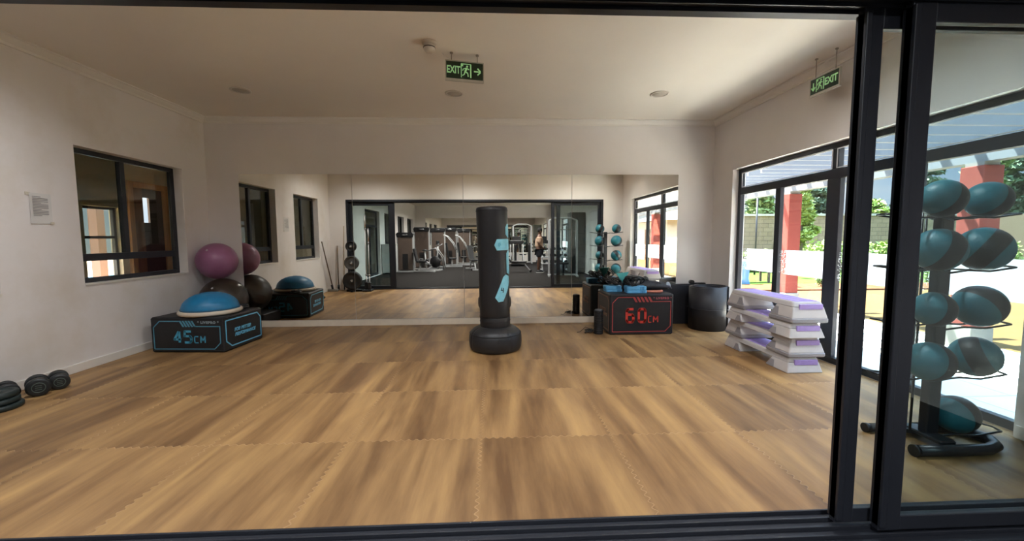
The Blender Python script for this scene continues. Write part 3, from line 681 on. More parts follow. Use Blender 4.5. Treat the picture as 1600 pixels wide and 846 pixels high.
for zc, ra, rb in rows:
    for s_, rr in ((-1, ra), (1, rb)):
        if not rr: continue
        z = zc - rr - .004; a = MB()
        for q in (-.055, .055):
            a.tube([(s_ * .0, q * .6, z - .01), (s_ * .12, q, z + .012), (s_ * .26, q * 1.3, z + .004), (s_ * .46, q * 1.25, z + .03)], .0075, 8)
        a.tube([(s_ * .46, -.069, z + .03), (s_ * .475, 0, z + .035), (s_ * .46, .069, z + .03)], .0075, 8)
        a.build('cradle_arm', RK, t)
def ball_material():
    m = bpy.data.materials.new('teal_and_black_rubber'); m.use_nodes = True; n = m.node_tree.nodes; l = m.node_tree.links
    b = n['Principled BSDF']; b.inputs['Roughness'].default_value = .48
    t_ = n.new('ShaderNodeTexCoord'); s_ = n.new('ShaderNodeSeparateXYZ'); l.new(t_.outputs['Object'], s_.inputs[0])
    f = math_node(n, l, 'ABSOLUTE', math_node(n, l, 'ADD', s_.outputs[0], -.02)); g = math_node(n, l, 'LESS_THAN', f, .052)
    x = n.new('ShaderNodeMixRGB'); l.new(g, x.inputs[0]); x.inputs[1].default_value = srgb('176a78'); x.inputs[2].default_value = srgb('1e2226'); l.new(x.outputs[0], b.inputs['Base Color'])
    v = n.new('ShaderNodeTexVoronoi'); v.inputs['Scale'].default_value = 70; l.new(t_.outputs['Object'], v.inputs['Vector']); bp_ = n.new('ShaderNodeBump'); bp_.inputs['Strength'].default_value = .25; bp_.inputs['Distance'].default_value = .003
    l.new(v.outputs[0], bp_.inputs['Height']); l.new(bp_.outputs[0], b.inputs['Normal']); return m
BM = ball_material(); names = ['top', 'second', 'third', 'fourth', 'bottom']
for i, (zc, ra, rb) in enumerate(rows):
    for s_, rr in ((-1, ra), (1, rb)):
        if not rr: continue
        x, y = (3.075, 2.70) if s_ < 0 else (3.53 if i < 4 else 3.42, 2.80)
        o = thing('medicine_ball', ('left' if s_ < 0 else 'right') + ' teal and black medicine ball on the ' + names[i] + ' row of the rack', 'medicine ball', (x, y, zc), group='medicine balls on the rack')
        if i == 4: o['label'] = 'lone teal and black medicine ball on the lowest arm of the rack'
        q = MB().sphere((0, 0, 0), rr, 32, 20).build('ball_skin', BM, o); rnd = random.Random(i * 7 + s_); q.rotation_euler = (rnd.uniform(-.6, .6), rnd.uniform(-.6, .6), rnd.uniform(-1.0, .4))
# ---------------------------------------------------------------- dumbbells and plates by the left wall
def dumbbell(label, loc, rz, r=.075, ln=.25, group=None, cat='dumbbell', m=None):
    t = thing('dumbbell', label, cat, loc, rz, group)
    for s_ in (-1, 1):
        p = [(.001, 0), (r * .82, 0), (r, r * .12), (r, ln * .26), (r * .9, ln * .3), (.02, ln * .3)]
        h_ = MB().lathe(p, 28, T((0, s_ * ln / 2, r)) @ RX(PI/2 * s_)).build('head', m or mat('black_urethane', '17191a', .5, bump=.1, scale=50), t, bevel=.003)
        c = MB().torus((0, s_ * (ln / 2 + .001), r), r * .52, .004, RX(PI/2), seg=24, sg=6)
        for k in (-1, 0, 1): c.box(-r * .25, s_ * (ln / 2 - .001), r + k * r * .22 - .003, r * .25, s_ * (ln / 2 + .003), r + k * r * .22 + .003)
        c.build('end_badge', mat('grey_green_print', '4c5650', .5), t)
    MB().cyl((0, -ln * .22, r), (0, ln * .22, r), .015, 12).build('handle', CHROME, t)
    return t
a0 = math.radians(48)
dumbbell('round black dumbbell furthest right of those on the floor by the left wall', (-4.525, 4.37, 0), a0, .078, .26)
dumbbell('larger round black dumbbell second from the right by the left wall', (-4.53, 4.18, 0), a0, .088, .24)
dumbbell('round black dumbbell between the large one and the wall', (-4.69, 4.06, 0), a0 + .1, .08, .20)
def plate(label, loc, r, h, m):
    t = thing('weight_plate', label, 'weight plate', loc)
    MB().lathe([(.03, 0), (r * .95, 0), (r, h * .2), (r, h * .8), (r * .95, h), (r * .8, h), (r * .76, h * .82), (r * .35, h * .82), (r * .3, h), (.03, h), (.03, 0)], 40, caps=False).build('disc', m, t)
    MB().lathe([(.026, -.001), (.036, -.001), (.036, h + .001), (.026, h + .001), (.026, -.001)], 24, caps=False).build('hub_ring', CHROME, t)
GRN = mat('dark_green_black_rubber', '1e2a2a', .5, noise=.15, scale=20)
plate('lowest rubber weight plate of the pile at the left edge by the wall', (-4.52, 3.80, 0), .185, .045, GRN)
plate('middle rubber weight plate of the pile at the left edge by the wall', (-4.545, 3.81, .047), .175, .045, GRN)
plate('top rubber weight plate of the pile at the left edge by the wall', (-4.55, 3.84, .094), .15, .05, GRN)
# ---------------------------------------------------------------- paper on the left wall
t = thing('printed_notice', 'printed white notice taped to the left wall beside the window', 'notice', (XL, 4.63, 1.86), 0)
PAP = mat('paper', 'd8d6d4', .7); INK = mat('grey_ink', '77747a', .7)
b = MB(); n = 8
pv = [Vector((.004 + .012 * (1 - j / n) ** 2 * (1 if i else .6), -.11 + .22 * j / n, -.16 + .32 * i)) for i in (0, 1) for j in range(n + 1)]
pv += [v + Vector((.0015, 0, 0)) for v in pv]
fs = []
for o_ in (0, 2 * (n + 1)):
    fs += [(o_ + j, o_ + j + 1, o_ + j + n + 2, o_ + j + n + 1) for j in range(n)]
h2 = 2 * (n + 1)
fs += [(j, j + h2, j + 1 + h2, j + 1) for j in range(n)] + [(n + 1 + j, n + 2 + j, n + 2 + j + h2, n + 1 + j + h2) for j in range(n)] + [(0, n + 1, n + 1 + h2, h2), (n, n + h2, h2 + 2 * n + 1, 2 * n + 1)]
b.add(pv, fs).build('paper_sheet', PAP, t, rz=0)
b = MB()
for k in range(13):
    z = .12 - k * .0165; l_ = .16 if k % 4 else .09
    b.box(.0125, -.075, z - .0022, .0132, -.075 + l_, z + .0022) if False else b.add([(.0075 + .009 * (1 - j / 6) ** 2 + .0022, -.085 + l_ * j / 6, z + q * .005) for q in (0, 1) for j in range(7)], [(j, j + 1, j + 8, j + 7) for j in range(6)])
b.build('printed_lines', INK, t)
for q in ((-.135, .135, .010, -.09, .165), (.085, -.165, .007, .125, -.14)): MB().box(.001, q[0], q[1], q[2], q[3], q[4]).build('tape', mat('clear_tape', 'c8c0b0', .3), t)
# ---------------------------------------------------------------- ceiling fittings
LITE = mat('off_white_lamp_lens', 'b4aa9c', .4); RIMM = mat('off_white_rim', 'c9c1b6', .5)
for lb, x, y in (('left recessed round ceiling light near the left wall', -3.42, 5.92), ('middle recessed round ceiling light above the punching bag', -.53, 5.95), ('right recessed round ceiling light near the glazed doors', 2.37, 5.89)):
    t = thing('ceiling_light', lb, 'ceiling light', (x, y, H), group='recessed lights in the studio ceiling')
    MB().lathe([(.10, 0), (.13, 0), (.13, -.008), (.105, -.014), (.098, -.004), (.10, 0)], 36, caps=False).build('rim', RIMM, t)
    MB().lathe([(.001, -.006), (.099, -.006), (.099, .0), (.001, .0)], 36).build('diffuser', LITE, t)
def lamp(x, y, w_):  # fill spot for the added ceiling rows
    l = bpy.data.lights.new('added_fill_spot', 'SPOT'); l.energy = w_; l.spot_size = math.radians(165); l.spot_blend = 1; l.shadow_soft_size = .09; l.color = (.96, .98, 1)
    o = bpy.data.objects.new('added_fill_spot', l); COL.objects.link(o); o.location = (x, y, H - .03)
for x in (-3.42, -.53, 2.37):  # unseen row added to brighten the studio
    t = thing('ceiling_light', {-3.42: 'left', -.53: 'middle', 2.37: 'right'}[x] + ' unseen fill light added in a row just inside the sliding door', 'ceiling light', (x, 3.45, H), group='recessed lights in the studio ceiling')
    MB().lathe([(.10, 0), (.13, 0), (.13, -.008), (.105, -.014), (.098, -.004), (.10, 0)], 36, caps=False).build('rim', RIMM, t); MB().lathe([(.001, -.006), (.099, -.006), (.099, .0), (.001, .0)], 36).build('diffuser', LITE, t)
    lamp(x, 3.45, FILL * (.75 if x < -3 else 1))
t = thing('smoke_detector', 'white smoke detector on the ceiling above the exit sign', 'smoke detector', (-.645, 4.45, H))
MB().lathe([(.001, 0), (.075, 0), (.075, -.018), (.066, -.026), (.001, -.026)], 32).build('base', RIMM, t)
o = MB().lathe([(.06, -.026), (.058, -.075), (.042, -.10), (.02, -.108), (.001, -.108)], 32).build('sensor_head', RIMM, t)
MB().torus((0, 0, -.058), .0585, .005, seg=32).build('vent_slot', mat('dark_vent', '4a443e', .6), o)
SGN = mat('dark_green_sign', '16301c', .4); GLOW = mat('pale_green_legend', 'a9e0a0', .5, emit=.06); SF = mat('sign_silver_frame', 'b8b4a8', .35, metal=.3)
def exit_sign(label, loc, rz, hl, order, extra=False, down=False):
    t = thing('exit_sign', label, 'exit sign', loc, rz); W2, h_ = .185, .165
    MB().box(-W2, -.008, -h_, W2, .012, 0).build('sign_plate', SGN, t)
    f = MB().box(-W2 - .008, -.012, -h_ - .022, W2 + .008, .016, -h_).box(-W2 - .008, -.012, 0, W2 + .008, .016, .01).box(-W2 - .008, -.012, -h_, -W2, .016, 0).box(W2, -.012, -h_, W2 + .008, .016, 0)
    f.build('sign_frame', SF, t)
    F = T((0, -.0095, -h_ / 2)) @ RX(PI/2)
    xt, xm, xa = order
    text_mesh('exit_lettering', 'EXIT', .066, GLOW, t, T((xt, 0, 0)) @ F @ Matrix.Scale(1.5 if not down else 1.6, 4, (0, 1, 0)) @ Matrix.Scale(1.0 if not down else 1.2, 4, (1, 0, 0)), bold=.0015, space=1.0)
    m_ = MB(); c = xm            # running man in a doorway
    y = -.010
    m_.bar((c - .048, y, -.148), (c - .048, y, -.018), .008, .003, up=(0, 1, 0)).bar((c + .048, y, -.148), (c + .048, y, -.018), .012, .003, up=(0, 1, 0)).bar((c - .05, y, -.018), (c + .05, y, -.018), .008, .003, up=(0, 1, 0)).bar((c - .028, y, -.03), (c - .048, y, -.03), .02, .003, up=(0, 1, 0))
    m_.lathe([(.010, -.0015), (.010, .0015)], 12, T((c + .012, y, -.040)) @ RX(PI/2), smooth=False)
    for a, q, wd in (((.008, -.055), (-.008, -.09), .02), ((.008, -.055), (.032, -.07), .008), ((.0, -.056), (-.028, -.066), .008), ((-.028, -.066), (-.034, -.084), .008), ((-.008, -.09), (.018, -.105), .012), ((.018, -.105), (.022, -.138), .010), ((-.010, -.09), (-.018, -.118), .012), ((-.018, -.118), (-.038, -.13), .009)):
        m_.bar((c + a[0], y, a[1]), (c + q[0], y, q[1]), wd, .003, up=(0, 1, 0))
    m_.build('running_figure', GLOW, t)
    a = MB(); q = xa
    if not down:
        for p in (((q - .032, y, -.082), (q + .03, y, -.082)), ((q + .034, y, -.080), (q + .004, y, -.050)), ((q + .034, y, -.084), (q + .004, y, -.114))): a.bar(p[0], p[1], .013, .003, up=(0, 1, 0))
    else:
        for p in (((q, y, -.04), (q, y, -.12)), ((q + .002, y, -.125), (q - .026, y, -.09)), ((q - .002, y, -.125), (q + .026, y, -.09))): a.bar(p[0], p[1], .013, .003, up=(0, 1, 0))
    a.build('arrow', GLOW, t)
    rd = MB()
    for x in (-.13, .13): rd.cyl((x, 0, .01), (x, 0, hl - .004), .004, 8).cyl((x, 0, hl - .012), (x, 0, hl), .016, 12)
    rd.build('hanging_rod', mat('rod_grey', '9a9286', .5), t)
    if extra: MB().tube([(-.13, 0, .012), (-.16, .01, .03), (-.20, .03, hl - .03), (-.215, .03, hl)], .004, 6).build('cable', TRIM, t)
    return t
t = exit_sign('green exit sign with right-pointing arrow hanging from the middle of the ceiling', (-.30, 4.71, 3.455), math.radians(12), (H - 3.455) / 1.1, (-.113, .012, .125), True); t.scale = (1.1, 1.1, 1.1)
t = exit_sign('green exit sign with down-pointing arrow hanging near the right wall', (3.72, 4.57, 3.325), math.radians(-88), (H - 3.325) / 1.03, (.085, -.055, -.145), down=True); t.scale = (1.03, 1.03, 1.03)
# ---------------------------------------------------------------- front left corner of the studio (seen in the mirror)
t = thing('plate_tree', 'black upright tree with weight plates beside the sliding door jamb, seen in the mirror', 'plate rack', (-4.04, 2.42, 0))
MB().bar((-.22, 0, .03), (.22, 0, .03), .06).bar((0, -.25, .03), (0, .25, .03), .06).build('base', RK, t)
MB().rbox(-.03, -.03, .05, .03, .03, 1.46, .008).build('post', RK, t)
b = MB()
for z in (.33, .84, 1.31): b.cyl((0, -.2, z), (0, .2, z), .02, 12)
b.build('peg', CHROME, t)
PL = mat('plate_grey', '4a4a4a', .45, noise=.2, scale=10)
n = 0
for z, r_1, k, m_, w_ in ((1.31, .15, 2, BLACK, 'small black'), (.84, .20, 2, PL, 'grey-faced medium'), (.33, .26, 3, BLACK, 'large black')):
    for q in range(k):
        o = thing('weight_plate', '%s weight plate, %s peg of the plate tree, %s' % (w_, {1.31: 'top', .84: 'middle', .33: 'bottom'}[z], ('outermost', 'next behind', 'innermost')[q]), 'weight plate', (-4.04, 2.42 + .17 - q * .045, z), group='plates on the plate tree')
        MB().lathe([(.022, 0), (r_1 * .96, 0), (r_1, .008), (r_1, .032), (r_1 * .96, .04), (r_1 * .8, .04), (r_1 * .76, .032), (r_1 * .35, .032), (r_1 * .3, .04), (.022, .04), (.022, 0)], 36, RX(-PI/2), caps=False).build('disc', m_, o)
        MB().lathe([(.0205, -.001), (.034, -.001), (.034, .043), (.0205, .043), (.0205, -.001)], 20, RX(-PI/2), caps=False).build('hub_ring', CHROME, o)
t = thing('bar_holder', 'black floor stand holding upright barbells in front of the glass door', 'barbell stand', (-3.66, 2.40, 0))
MB().rbox(-.13, -.13, 0, .13, .13, .05, .02).rbox(-.10, -.10, .05, -.0, .0, .26, .02).rbox(.02, -.0, .05, .11, .10, .26, .02).build('stand_body', RK, t)
for lb, dx, dy, zz in (('tall chrome barbell standing in the floor stand', -.05, -.05, 2.15), ('shorter chrome barbell standing in the floor stand', .065, .05, 1.75)):
    o = thing('barbell', lb, 'barbell', (-3.66 + dx, 2.40 + dy, .06))
    MB().cyl((0, 0, .0), (0, 0, .4), .024, 12).cyl((0, 0, zz - .4), (0, 0, zz), .024, 12).build('sleeve', CHROME, o)
    MB().cyl((0, 0, .4), (0, 0, zz - .4), .014, 12).build('shaft', SILVER, o); MB().cyl((0, 0, .4), (0, 0, .43), .036, 12).cyl((0, 0, zz - .43), (0, 0, zz - .4), .036, 12).build('collar', CHROME, o)
WOODP = mat('brown_wood_pole', '6b5a48', .6)
for lb, a, c, r_1 in (('dark mop handle leaning against the left wall under the window', (-4.66, 2.40, .02), (-4.745, 2.85, 1.45), .016), ('slim dark pole standing upright by the front left corner', (-4.555, 2.25, .02), (-4.60, 2.12, 1.32), .016), ('thin pale pole leaning in the front left corner', (-4.42, 2.16, .02), (-4.40, 2.095, 1.9), .010)):
    o = thing('pole', lb, 'pole', a); A = Vector(a); c = Vector(c) - A
    MB().cyl((0, 0, .05), c, r_1, 10).build('shaft', WOODP if 'pale' not in lb else mat('pale_wood', 'a89474', .6), o)
    MB().cyl((0, 0, 0), c * .12, r_1 * 1.9, 10).build('grip', BLACK, o)
    if 'mop' in lb: MB().rbox(-.15, -.05, -.018, .15, .05, .05, .02).build('mop_head', mat('grey_mop', '8d8a84', .9), o)
t = thing('coiled_band', 'black coiled exercise band on the back corner of the blue-printed box', 'band', (-3.84, 6.36, .479))
MB().torus((0, 0, .02), .085, .018, seg=28).torus((.01, 0, .045), .075, .015, seg=28).build('band_loop', BLACK, t)
# ---------------------------------------------------------------- weights room (reflected in the studio mirror)
SHROUD = mat('brown_grey_shroud', '5a4c44', .45, noise=.1, scale=4); PADM = mat('black_pad', '17171a', .45)
def weight_machine(label, x, y, rz, h, kind):
    t = thing('weight_machine', label, 'weight machine', (x, y, 0), rz)
    f = MB().bar((-.36, .02, .03), (-.36, .02, h - .06), .06, .09).bar((.36, .02, .03), (.36, .02, h - .06), .06, .09)
    f.bar((-.39, -.1, .03), (.39, -.1, .03), .06).bar((-.36, -.25, .03), (-.36, .3, .03), .06).bar((.36, -.25, .03), (.36, .3, .03), .06).bar((-.4, .3, .03), (.4, .3, .03), .05)
    f.build('frame', SILVER, t)
    MB().rbox(-.33, -.16, .09, .33, .10, h - .16, .03).build('weight_shroud', SHROUD, t)
    MB().loft([[Vector((x_, yy, z)) for x_, z in ((-.36, h - .22), (.36, h - .22), (.40, h - .08), (.34, h), (-.34, h), (-.40, h - .08))] for yy in (-.2, .14)]).build('top_cap', PADM, t, bevel=.02)
    lg = MB().lathe([(.001, 0), (.15, 0), (.15, .008), (.001, .008)], 28, T((0, .14, h - .11)) @ RX(-PI/2) , sy=.45).build('oval_plate', mat('charcoal_badge', '2c2c30', .4), t)
    MB().rbox(-.09, .148, h - .12, .09, .153, h - .10, .003).build('badge_line', CHROME, lg)
    w_ = MB()
    for k in range(12): w_.box(-.12, .102, .12 + k * .06, .12, .112, .17 + k * .06)
    w_.build('weight_stack', BLACK, t)
    if kind == 0:      # leg extension beside the tower
        MB().rbox(.55, .0, .44, 1.0, .5, .53, .04).build('seat', PADM, t)
        MB().loft([[Vector((x_, yy, z)) for x_, z in ((.52, .5), (.60, .5), (.48, 1.08), (.40, 1.06))] for yy in (.03, .47)]).build('backrest', PADM, t, bevel=.02)
        MB().bar((.7, .25, .05), (.7, .25, .46), .07).bar((.3, .25, .04), (1.35, .25, .04), .07).bar((1.35, .0, .04), (1.35, .5, .04), .06).build('seat_frame', SILVER, t)
        MB().cyl((1.12, .02, .3), (1.12, .48, .3), .055, 14).cyl((1.02, .05, .55), (1.02, .45, .55), .05, 14).build('roller_pad', PADM, t)
        MB().tube([(1.02, .5, .5), (1.16, .5, .38), (1.12, .5, .28)], .02, 8).tube([(.62, .52, .44), (.75, .54, .62), (.9, .54, .6)], .016, 8).build('lever_arm', CHROME, t)
    elif kind == 1:    # press with swinging arms
        MB().rbox(.6, .05, .42, .98, .45, .50, .04).build('seat', PADM, t)
        MB().loft([[Vector((x_, yy, z)) for x_, z in ((.52, .5), (.60, .5), (.50, 1.30), (.42, 1.28))] for yy in (.08, .42)]).build('backrest', PADM, t, bevel=.02)
        MB().bar((.75, .25, .05), (.75, .25, .44), .08).bar((.3, .25, .04), (1.3, .25, .04), .07).build('seat_frame', SILVER, t)
        for yy in (-.12, .62):
            MB().tube([(.35, yy, 1.7), (.55, yy, 1.62), (.85, yy, 1.25), (.98, yy, .9)], .024, 8).build('press_arm', SILVER, t)
            MB().cyl((.98, yy - .06, .92), (.98, yy + .06, .92), .02, 10).build('grip', PADM, t)
    else:              # low row with angled chrome frame
        MB().rbox(.7, .1, .40, 1.05, .42, .47, .04).build('seat', PADM, t)
        MB().rbox(.5, .12, .62, .58, .40, 1.0, .03).build('chest_pad', PADM, t)
        MB().tube([(.3, -.05, .9), (.75, -.05, 1.05), (1.05, -.05, .6), (1.12, -.05, .03)], .026, 8).tube([(.3, .56, .9), (.75, .56, 1.05), (1.05, .56, .6), (1.12, .56, .03)], .026, 8).bar((.3, .25, .04), (1.15, .25, .04), .07).bar((.85, .25, .05), (.85, .25, .41), .07).build('seat_frame', CHROME, t)
    return t
weight_machine('weight machine with dark shroud nearest the left end of the mirrored weights room', -4.02, -4.55, 0, 1.80, 0)
weight_machine('taller weight machine second in the row, with silver swinging arms', -3.55, -6.2, 0, 2.08, 2)
weight_machine('third weight machine in the row behind the silver posts', -2.95, -7.7, 0, 2.08, 1)
weight_machine('fourth weight machine in the row, near the far mirror', -2.45, -9.0, 0, 2.12, 1)
weight_machine('weight machine at the far end of the row beside the far mirror', -1.75, -10.2, 0, 2.1, 2)
weight_machine('weight machine in the middle of the far end of the weights room', .0, -10.2, 0, 2.15, 2)
def bike(label, x, y, rz):
    t = thing('exercise_bike', label, 'exercise bike', (x, y, 0), rz)
    MB().bar((-.5, -.22, .04), (-.5, .22, .04), .06).bar((.5, -.25, .04), (.5, .25, .04), .06).bar((-.5, 0, .05), (.5, 0, .05), .07).build('base', SILVER, t)
    MB().lathe([(.001, -.06), (.26, -.05), (.28, 0), (.26, .05), (.001, .06)], 28, T((.28, 0, .42)) @ RX(PI/2)).build('flywheel_cover', BLACK, t)
    MB().tube([(-.2, 0, .1), (-.24, 0, .5), (-.28, 0, .92)], .035, 10).tube([(.3, 0, .3), (.42, 0, .8), (.44, 0, 1.15)], .035, 10).tube([(-.2, 0, .3), (.3, 0, .45)], .05, 10).build('frame', SILVER, t)
    MB().sphere((-.28, 0, .96), .13, 18, 10, sz=.38).build('saddle', PADM, t)
    MB().tube([(.44, 0, 1.12), (.40, -.16, 1.16), (.58, -.2, 1.26)], .017, 8).tube([(.44, 0, 1.12), (.40, .16, 1.16), (.58, .2, 1.26)], .017, 8).build('handlebar', CHROME, t)
    MB().rbox(.40, -.12, 1.22, .46, .12, 1.42, .03).build('console', BLACK, t)
    for s_ in (-1, 1): MB().bar((.0, s_ * .09, .36), (s_ * .14, s_ * .1, .28), .03).bar((s_ * .14, s_ * .08, .28), (s_ * .14, s_ * .2, .28), .09, .02).build('pedal', BLACK, t)
    return t
bike('exercise bike with silver frame between the first two weight machines', -3.0, -5.1, .4)
def bench(label, x, y, rz, back=.9):
    t = thing('workout_bench', label, 'bench', (x, y, 0), rz)
    MB().rbox(-.25, -.15, .42, .45, .15, .50, .04).build('seat_pad', PADM, t)
    MB().loft([[Vector((x_, yy, z)) for x_, z in ((-.27, .43), (-.25, .51), (-.80, .51 + back * .55), (-.85, .44 + back * .55))] for yy in (-.14, .14)]).build('back_pad', PADM, t, bevel=.015)
    MB().tube([(-.6, 0, .04), (-.45, 0, .36), (0, 0, .40), (.35, 0, .36), (.6, 0, .04)], .035, 10).bar((-.6, -.25, .03), (-.6, .25, .03), .06).bar((.6, -.2, .03), (.6, .2, .03), .06).build('curved_frame', SILVER, t)
    MB().cyl((.62, -.23, .05), (.62, -.18, .05), .05, 12).cyl((.62, .18, .05), (.62, .23, .05), .05, 12).build('wheel', BLACK, t)
    return t
bench('adjustable bench with curved silver legs between the bag and the exercising person', 1.05, -3.9, .15, .9)
bench('dark bench with raised backrest near the middle of the weights room', -1.0, -5.6, 1.3, 1.2)
def cable_machine(label, x, y, rz, h=2.2):
    t = thing('cable_machine', label, 'cable machine', (x, y, 0), rz)
    f = MB()
    for s_ in (-1, 1): f.bar((s_ * .55, 0, .0), (s_ * .55, 0, h), .07, .09).bar((s_ * .55, -.4, .03), (s_ * .55, .4, .03), .07)
    f.tube([(-.55, 0, h), (-.3, 0, h + .1), (.3, 0, h + .1), (.55, 0, h)], .035, 10).bar((-.55, -.38, .03), (.55, -.38, .03), .06)
    f.build('frame', SILVER, t)
    for s_ in (-1, 1):
        MB().box(s_ * .42 - .07, -.08, .12, s_ * .42 + .07, .06, 1.1).build('weight_stack', BLACK, t)
        MB().cyl((s_ * .49, .05, .1), (s_ * .49, .05, h - .05), .012, 8).build('guide_rod', CHROME, t)
    MB().tube([(-.45, .1, h - .42), (-.3, .1, h - .36), (.3, .1, h - .36), (.45, .1, h - .42)], .016, 8).cyl((0, .1, h - .36), (0, .05, h + .08), .005, 6).build('lat_bar', CHROME, t)
    MB().rbox(-.2, .15, .5, .2, .5, .57, .04).bar((0, .3, .05), (0, .3, .5), .07).build('seat', PADM, t)
    return t
cable_machine('silver cable machine with lat bar behind the right sliding glass panel in the mirror', 2.75, -1.7, .1)
cable_machine('cable crossover station at the far end, half hidden behind the punching bag', 1.75, -10.35, 0, 2.25)
t = thing('storage_locker', 'tall dark grey storage cabinet against the right wall of the weights room', 'cabinet', (3.60, -3.35, 0))
LK = mat('dark_grey_cabinet', '4b4e4d', .5, noise=.05, scale=3)
MB().rbox(-.30, -.40, .04, .32, .42, 2.60, .012).build('cabinet_body', LK, t); MB().box(-.28, -.36, 0, .30, .38, .05).build('plinth', BLACK, t)
for k in (-1, 1): o = MB().rbox(-.312 if False else (-.285 if k < 0 else .012), .42, .08, (0.008 if k < 0 else .305), .436, 2.56, .005).build('door', LK, t); MB().bar((k * .03 + .01, .45, 1.2), (k * .03 + .01, .45, 1.4), .012).build('handle', CHROME, o)
t = thing('dumbbell_rack', 'silver dumbbell rack beside the exercising person in the mirrored weights room', 'dumbbell rack', (2.85, -4.55, 0))
b = MB()
for s_ in (-1, 1): b.bar((s_ * .6, .25, .0), (s_ * .6, -.15, 1.0), .06).bar((s_ * .6, -.28, .03), (s_ * .6, .32, .03), .06)
b.build('frame', SILVER, t)
for z, y in ((.35, .12), (.64, 0), (.93, -.12)): MB().loft([[Vector((x_, y + yy, z + zz)) for yy, zz in ((-.13, .02), (.13, -.04), (.13, -.01), (-.13, .05))] for x_ in (-.64, .64)]).build('shelf', SILVER, t)
first = None; rn = ('lower', 'middle', 'top')
for i, (z, y) in enumerate(((.35, .12), (.64, 0), (.93, -.12))):
    for k in range(5):
        lab = '%s black dumbbell from the window side on the %s shelf of the silver dumbbell rack' % (('first', 'second', 'third', 'fourth', 'fifth')[k], rn[i])
        p = (2.85 + .5 - k * .25, -4.55 + y, z + .018)
        if first is None:
            first = dumbbell(lab, p, 0, .065, .2, 'dumbbells on the silver rack'); 
        else: dup(first, p, label=lab)
def treadmill(label, x, y, rz):
    t = thing('treadmill', label, 'treadmill', (x, y, 0), rz)
    MB().rbox(-.4, -.9, .05, .4, .9, .20, .05).build('deck', BLACK, t); MB().box(-.27, -.85, .2, .27, .7, .206).build('belt', RUBBER, t)
    for s_ in (-1, 1): MB().bar((s_ * .38, .65, .15), (s_ * .36, .82, 1.25), .06, .08).bar((s_ * .37, .8, 1.1), (s_ * .37, .3, 1.0), .04).build('upright', SILVER, t)
    MB().rbox(-.4, .72, 1.18, .4, .86, 1.38, .04).rbox(-.25, .8, 1.36, .25, .84, 1.62, .03).build('console', BLACK, t)
    return t
treadmill('treadmill with raised console just behind the exercising person', 1.35, -8.5, PI)
treadmill('treadmill next to the far mirror on the window side', 3.0, -9.6, PI)
t = thing('low_cabinet', 'white low cabinet against the left wall of the weights room behind the glass panel', 'cabinet', (-4.535, -3.75, 0))
MB().rbox(-.25, -.35, .05, .25, .35, 1.25, .015).build('cabinet_body', mat('white_laminate', 'cfd4d2', .4), t); MB().rbox(-.27, -.37, 1.25, .27, .37, 1.28, .01).build('top', mat('pale_top', 'b9bdb8', .4), t)
MB().rbox(.25, -.33, .1, .262, .33, 1.2, .005).build('door', mat('white_laminate', 'cfd4d2', .4), t)
# person exercising (continuous skinned body)
def skinned(name, verts, edges, radii, m, parent, root=0, sub=2):
    me = bpy.data.meshes.new(name); me.from_pydata(verts, edges, []); me.update(); o = bpy.data.objects.new(name, me); COL.objects.link(o); o.parent = parent
    sk = o.modifiers.new('skin', 'SKIN'); sk.use_smooth_shade = True
    if not me.skin_vertices: me.attributes  # layer made by the modifier
    if not me.skin_vertices:
        bpy.context.view_layer.objects.active = o; bpy.ops.mesh.customdata_skin_add()
    for i, r in enumerate(radii):
        me.skin_vertices[0].data[i].radius = r if isinstance(r, tuple) else (r, r)
    me.skin_vertices[0].data[root].use_root = True
    sb = o.modifiers.new('sub', 'SUBSURF'); sb.levels = sub; sb.render_levels = sub
    me.materials.append(m); return o
SKIN = mat('dark_brown_skin', '5a3c2c', .5)
t = thing('person', 'person in beige t-shirt and dark shorts standing side-on, holding a dumbbell at the waist', 'person', (2.02, -3.55, 0), 0)
# facing +x ; y is the person's left-right axis
k = 1.96 / 1.80
V = []; E_ = []; R_ = []
def jn(p, r, frm=None):
    V.append(tuple(c * k for c in p)); R_.append(r * k if not isinstance(r, tuple) else (r[0] * k, r[1] * k))
    if frm is not None: E_.append((frm, len(V) - 1))
    return len(V) - 1
pel = jn((-.02, 0, .95), (.15, .17)); w1 = jn((-.01, 0, 1.10), (.14, .16), pel); ch = jn((.0, 0, 1.30), (.155, .19), w1); sh = jn((-.01, 0, 1.44), (.09, .11), ch); nk = jn((.01, 0, 1.52), .055, sh); hd = jn((.035, 0, 1.60), .075, nk); hd2 = jn((.045, 0, 1.68), .098, hd); hd3 = jn((.03, 0, 1.76), .075, hd2)
hands = []
for s_ in (-1, 1):
    hp = jn((-.02, s_ * .09, .88), .105, pel); kn = jn((.03 if s_ < 0 else -.02, s_ * .10, .50), .062, hp); cf = jn((.0 if s_ < 0 else -.05, s_ * .10, .36), .058, kn); an = jn((-.0 if s_ < 0 else -.06, s_ * .10, .09), .04, cf); hl_ = jn((.02 if s_ < 0 else -.04, s_ * .105, .045), .038, an); toe = jn((.17 if s_ < 0 else .11, s_ * .115, .035), .032, hl_)
    sd = jn((-.01, s_ * .19, 1.40), .06, sh); el = jn((-.05, s_ * .235, 1.13), .045, sd); wr = jn((.15, s_ * .20, .98), .03, el); pm = jn((.21, s_ * .19, .965), (.034, .026), wr)
    hands.append((s_, wr, pm))
    for q, (dy, ln_) in enumerate(((-.03, .052), (-.01, .058), (.01, .054), (.028, .044))):
        a = jn((.245, s_ * .19 + dy, .985), .010, pm); jn((.262, s_ * .19 + dy, .955), .009, a); jn((.24, s_ * .19 + dy, .925), .008, len(V) - 1)
    a = jn((.215, s_ * .19 - s_ * .035, .935), .011, pm); jn((.24, s_ * .19 - s_ * .03, .92), .009, a)
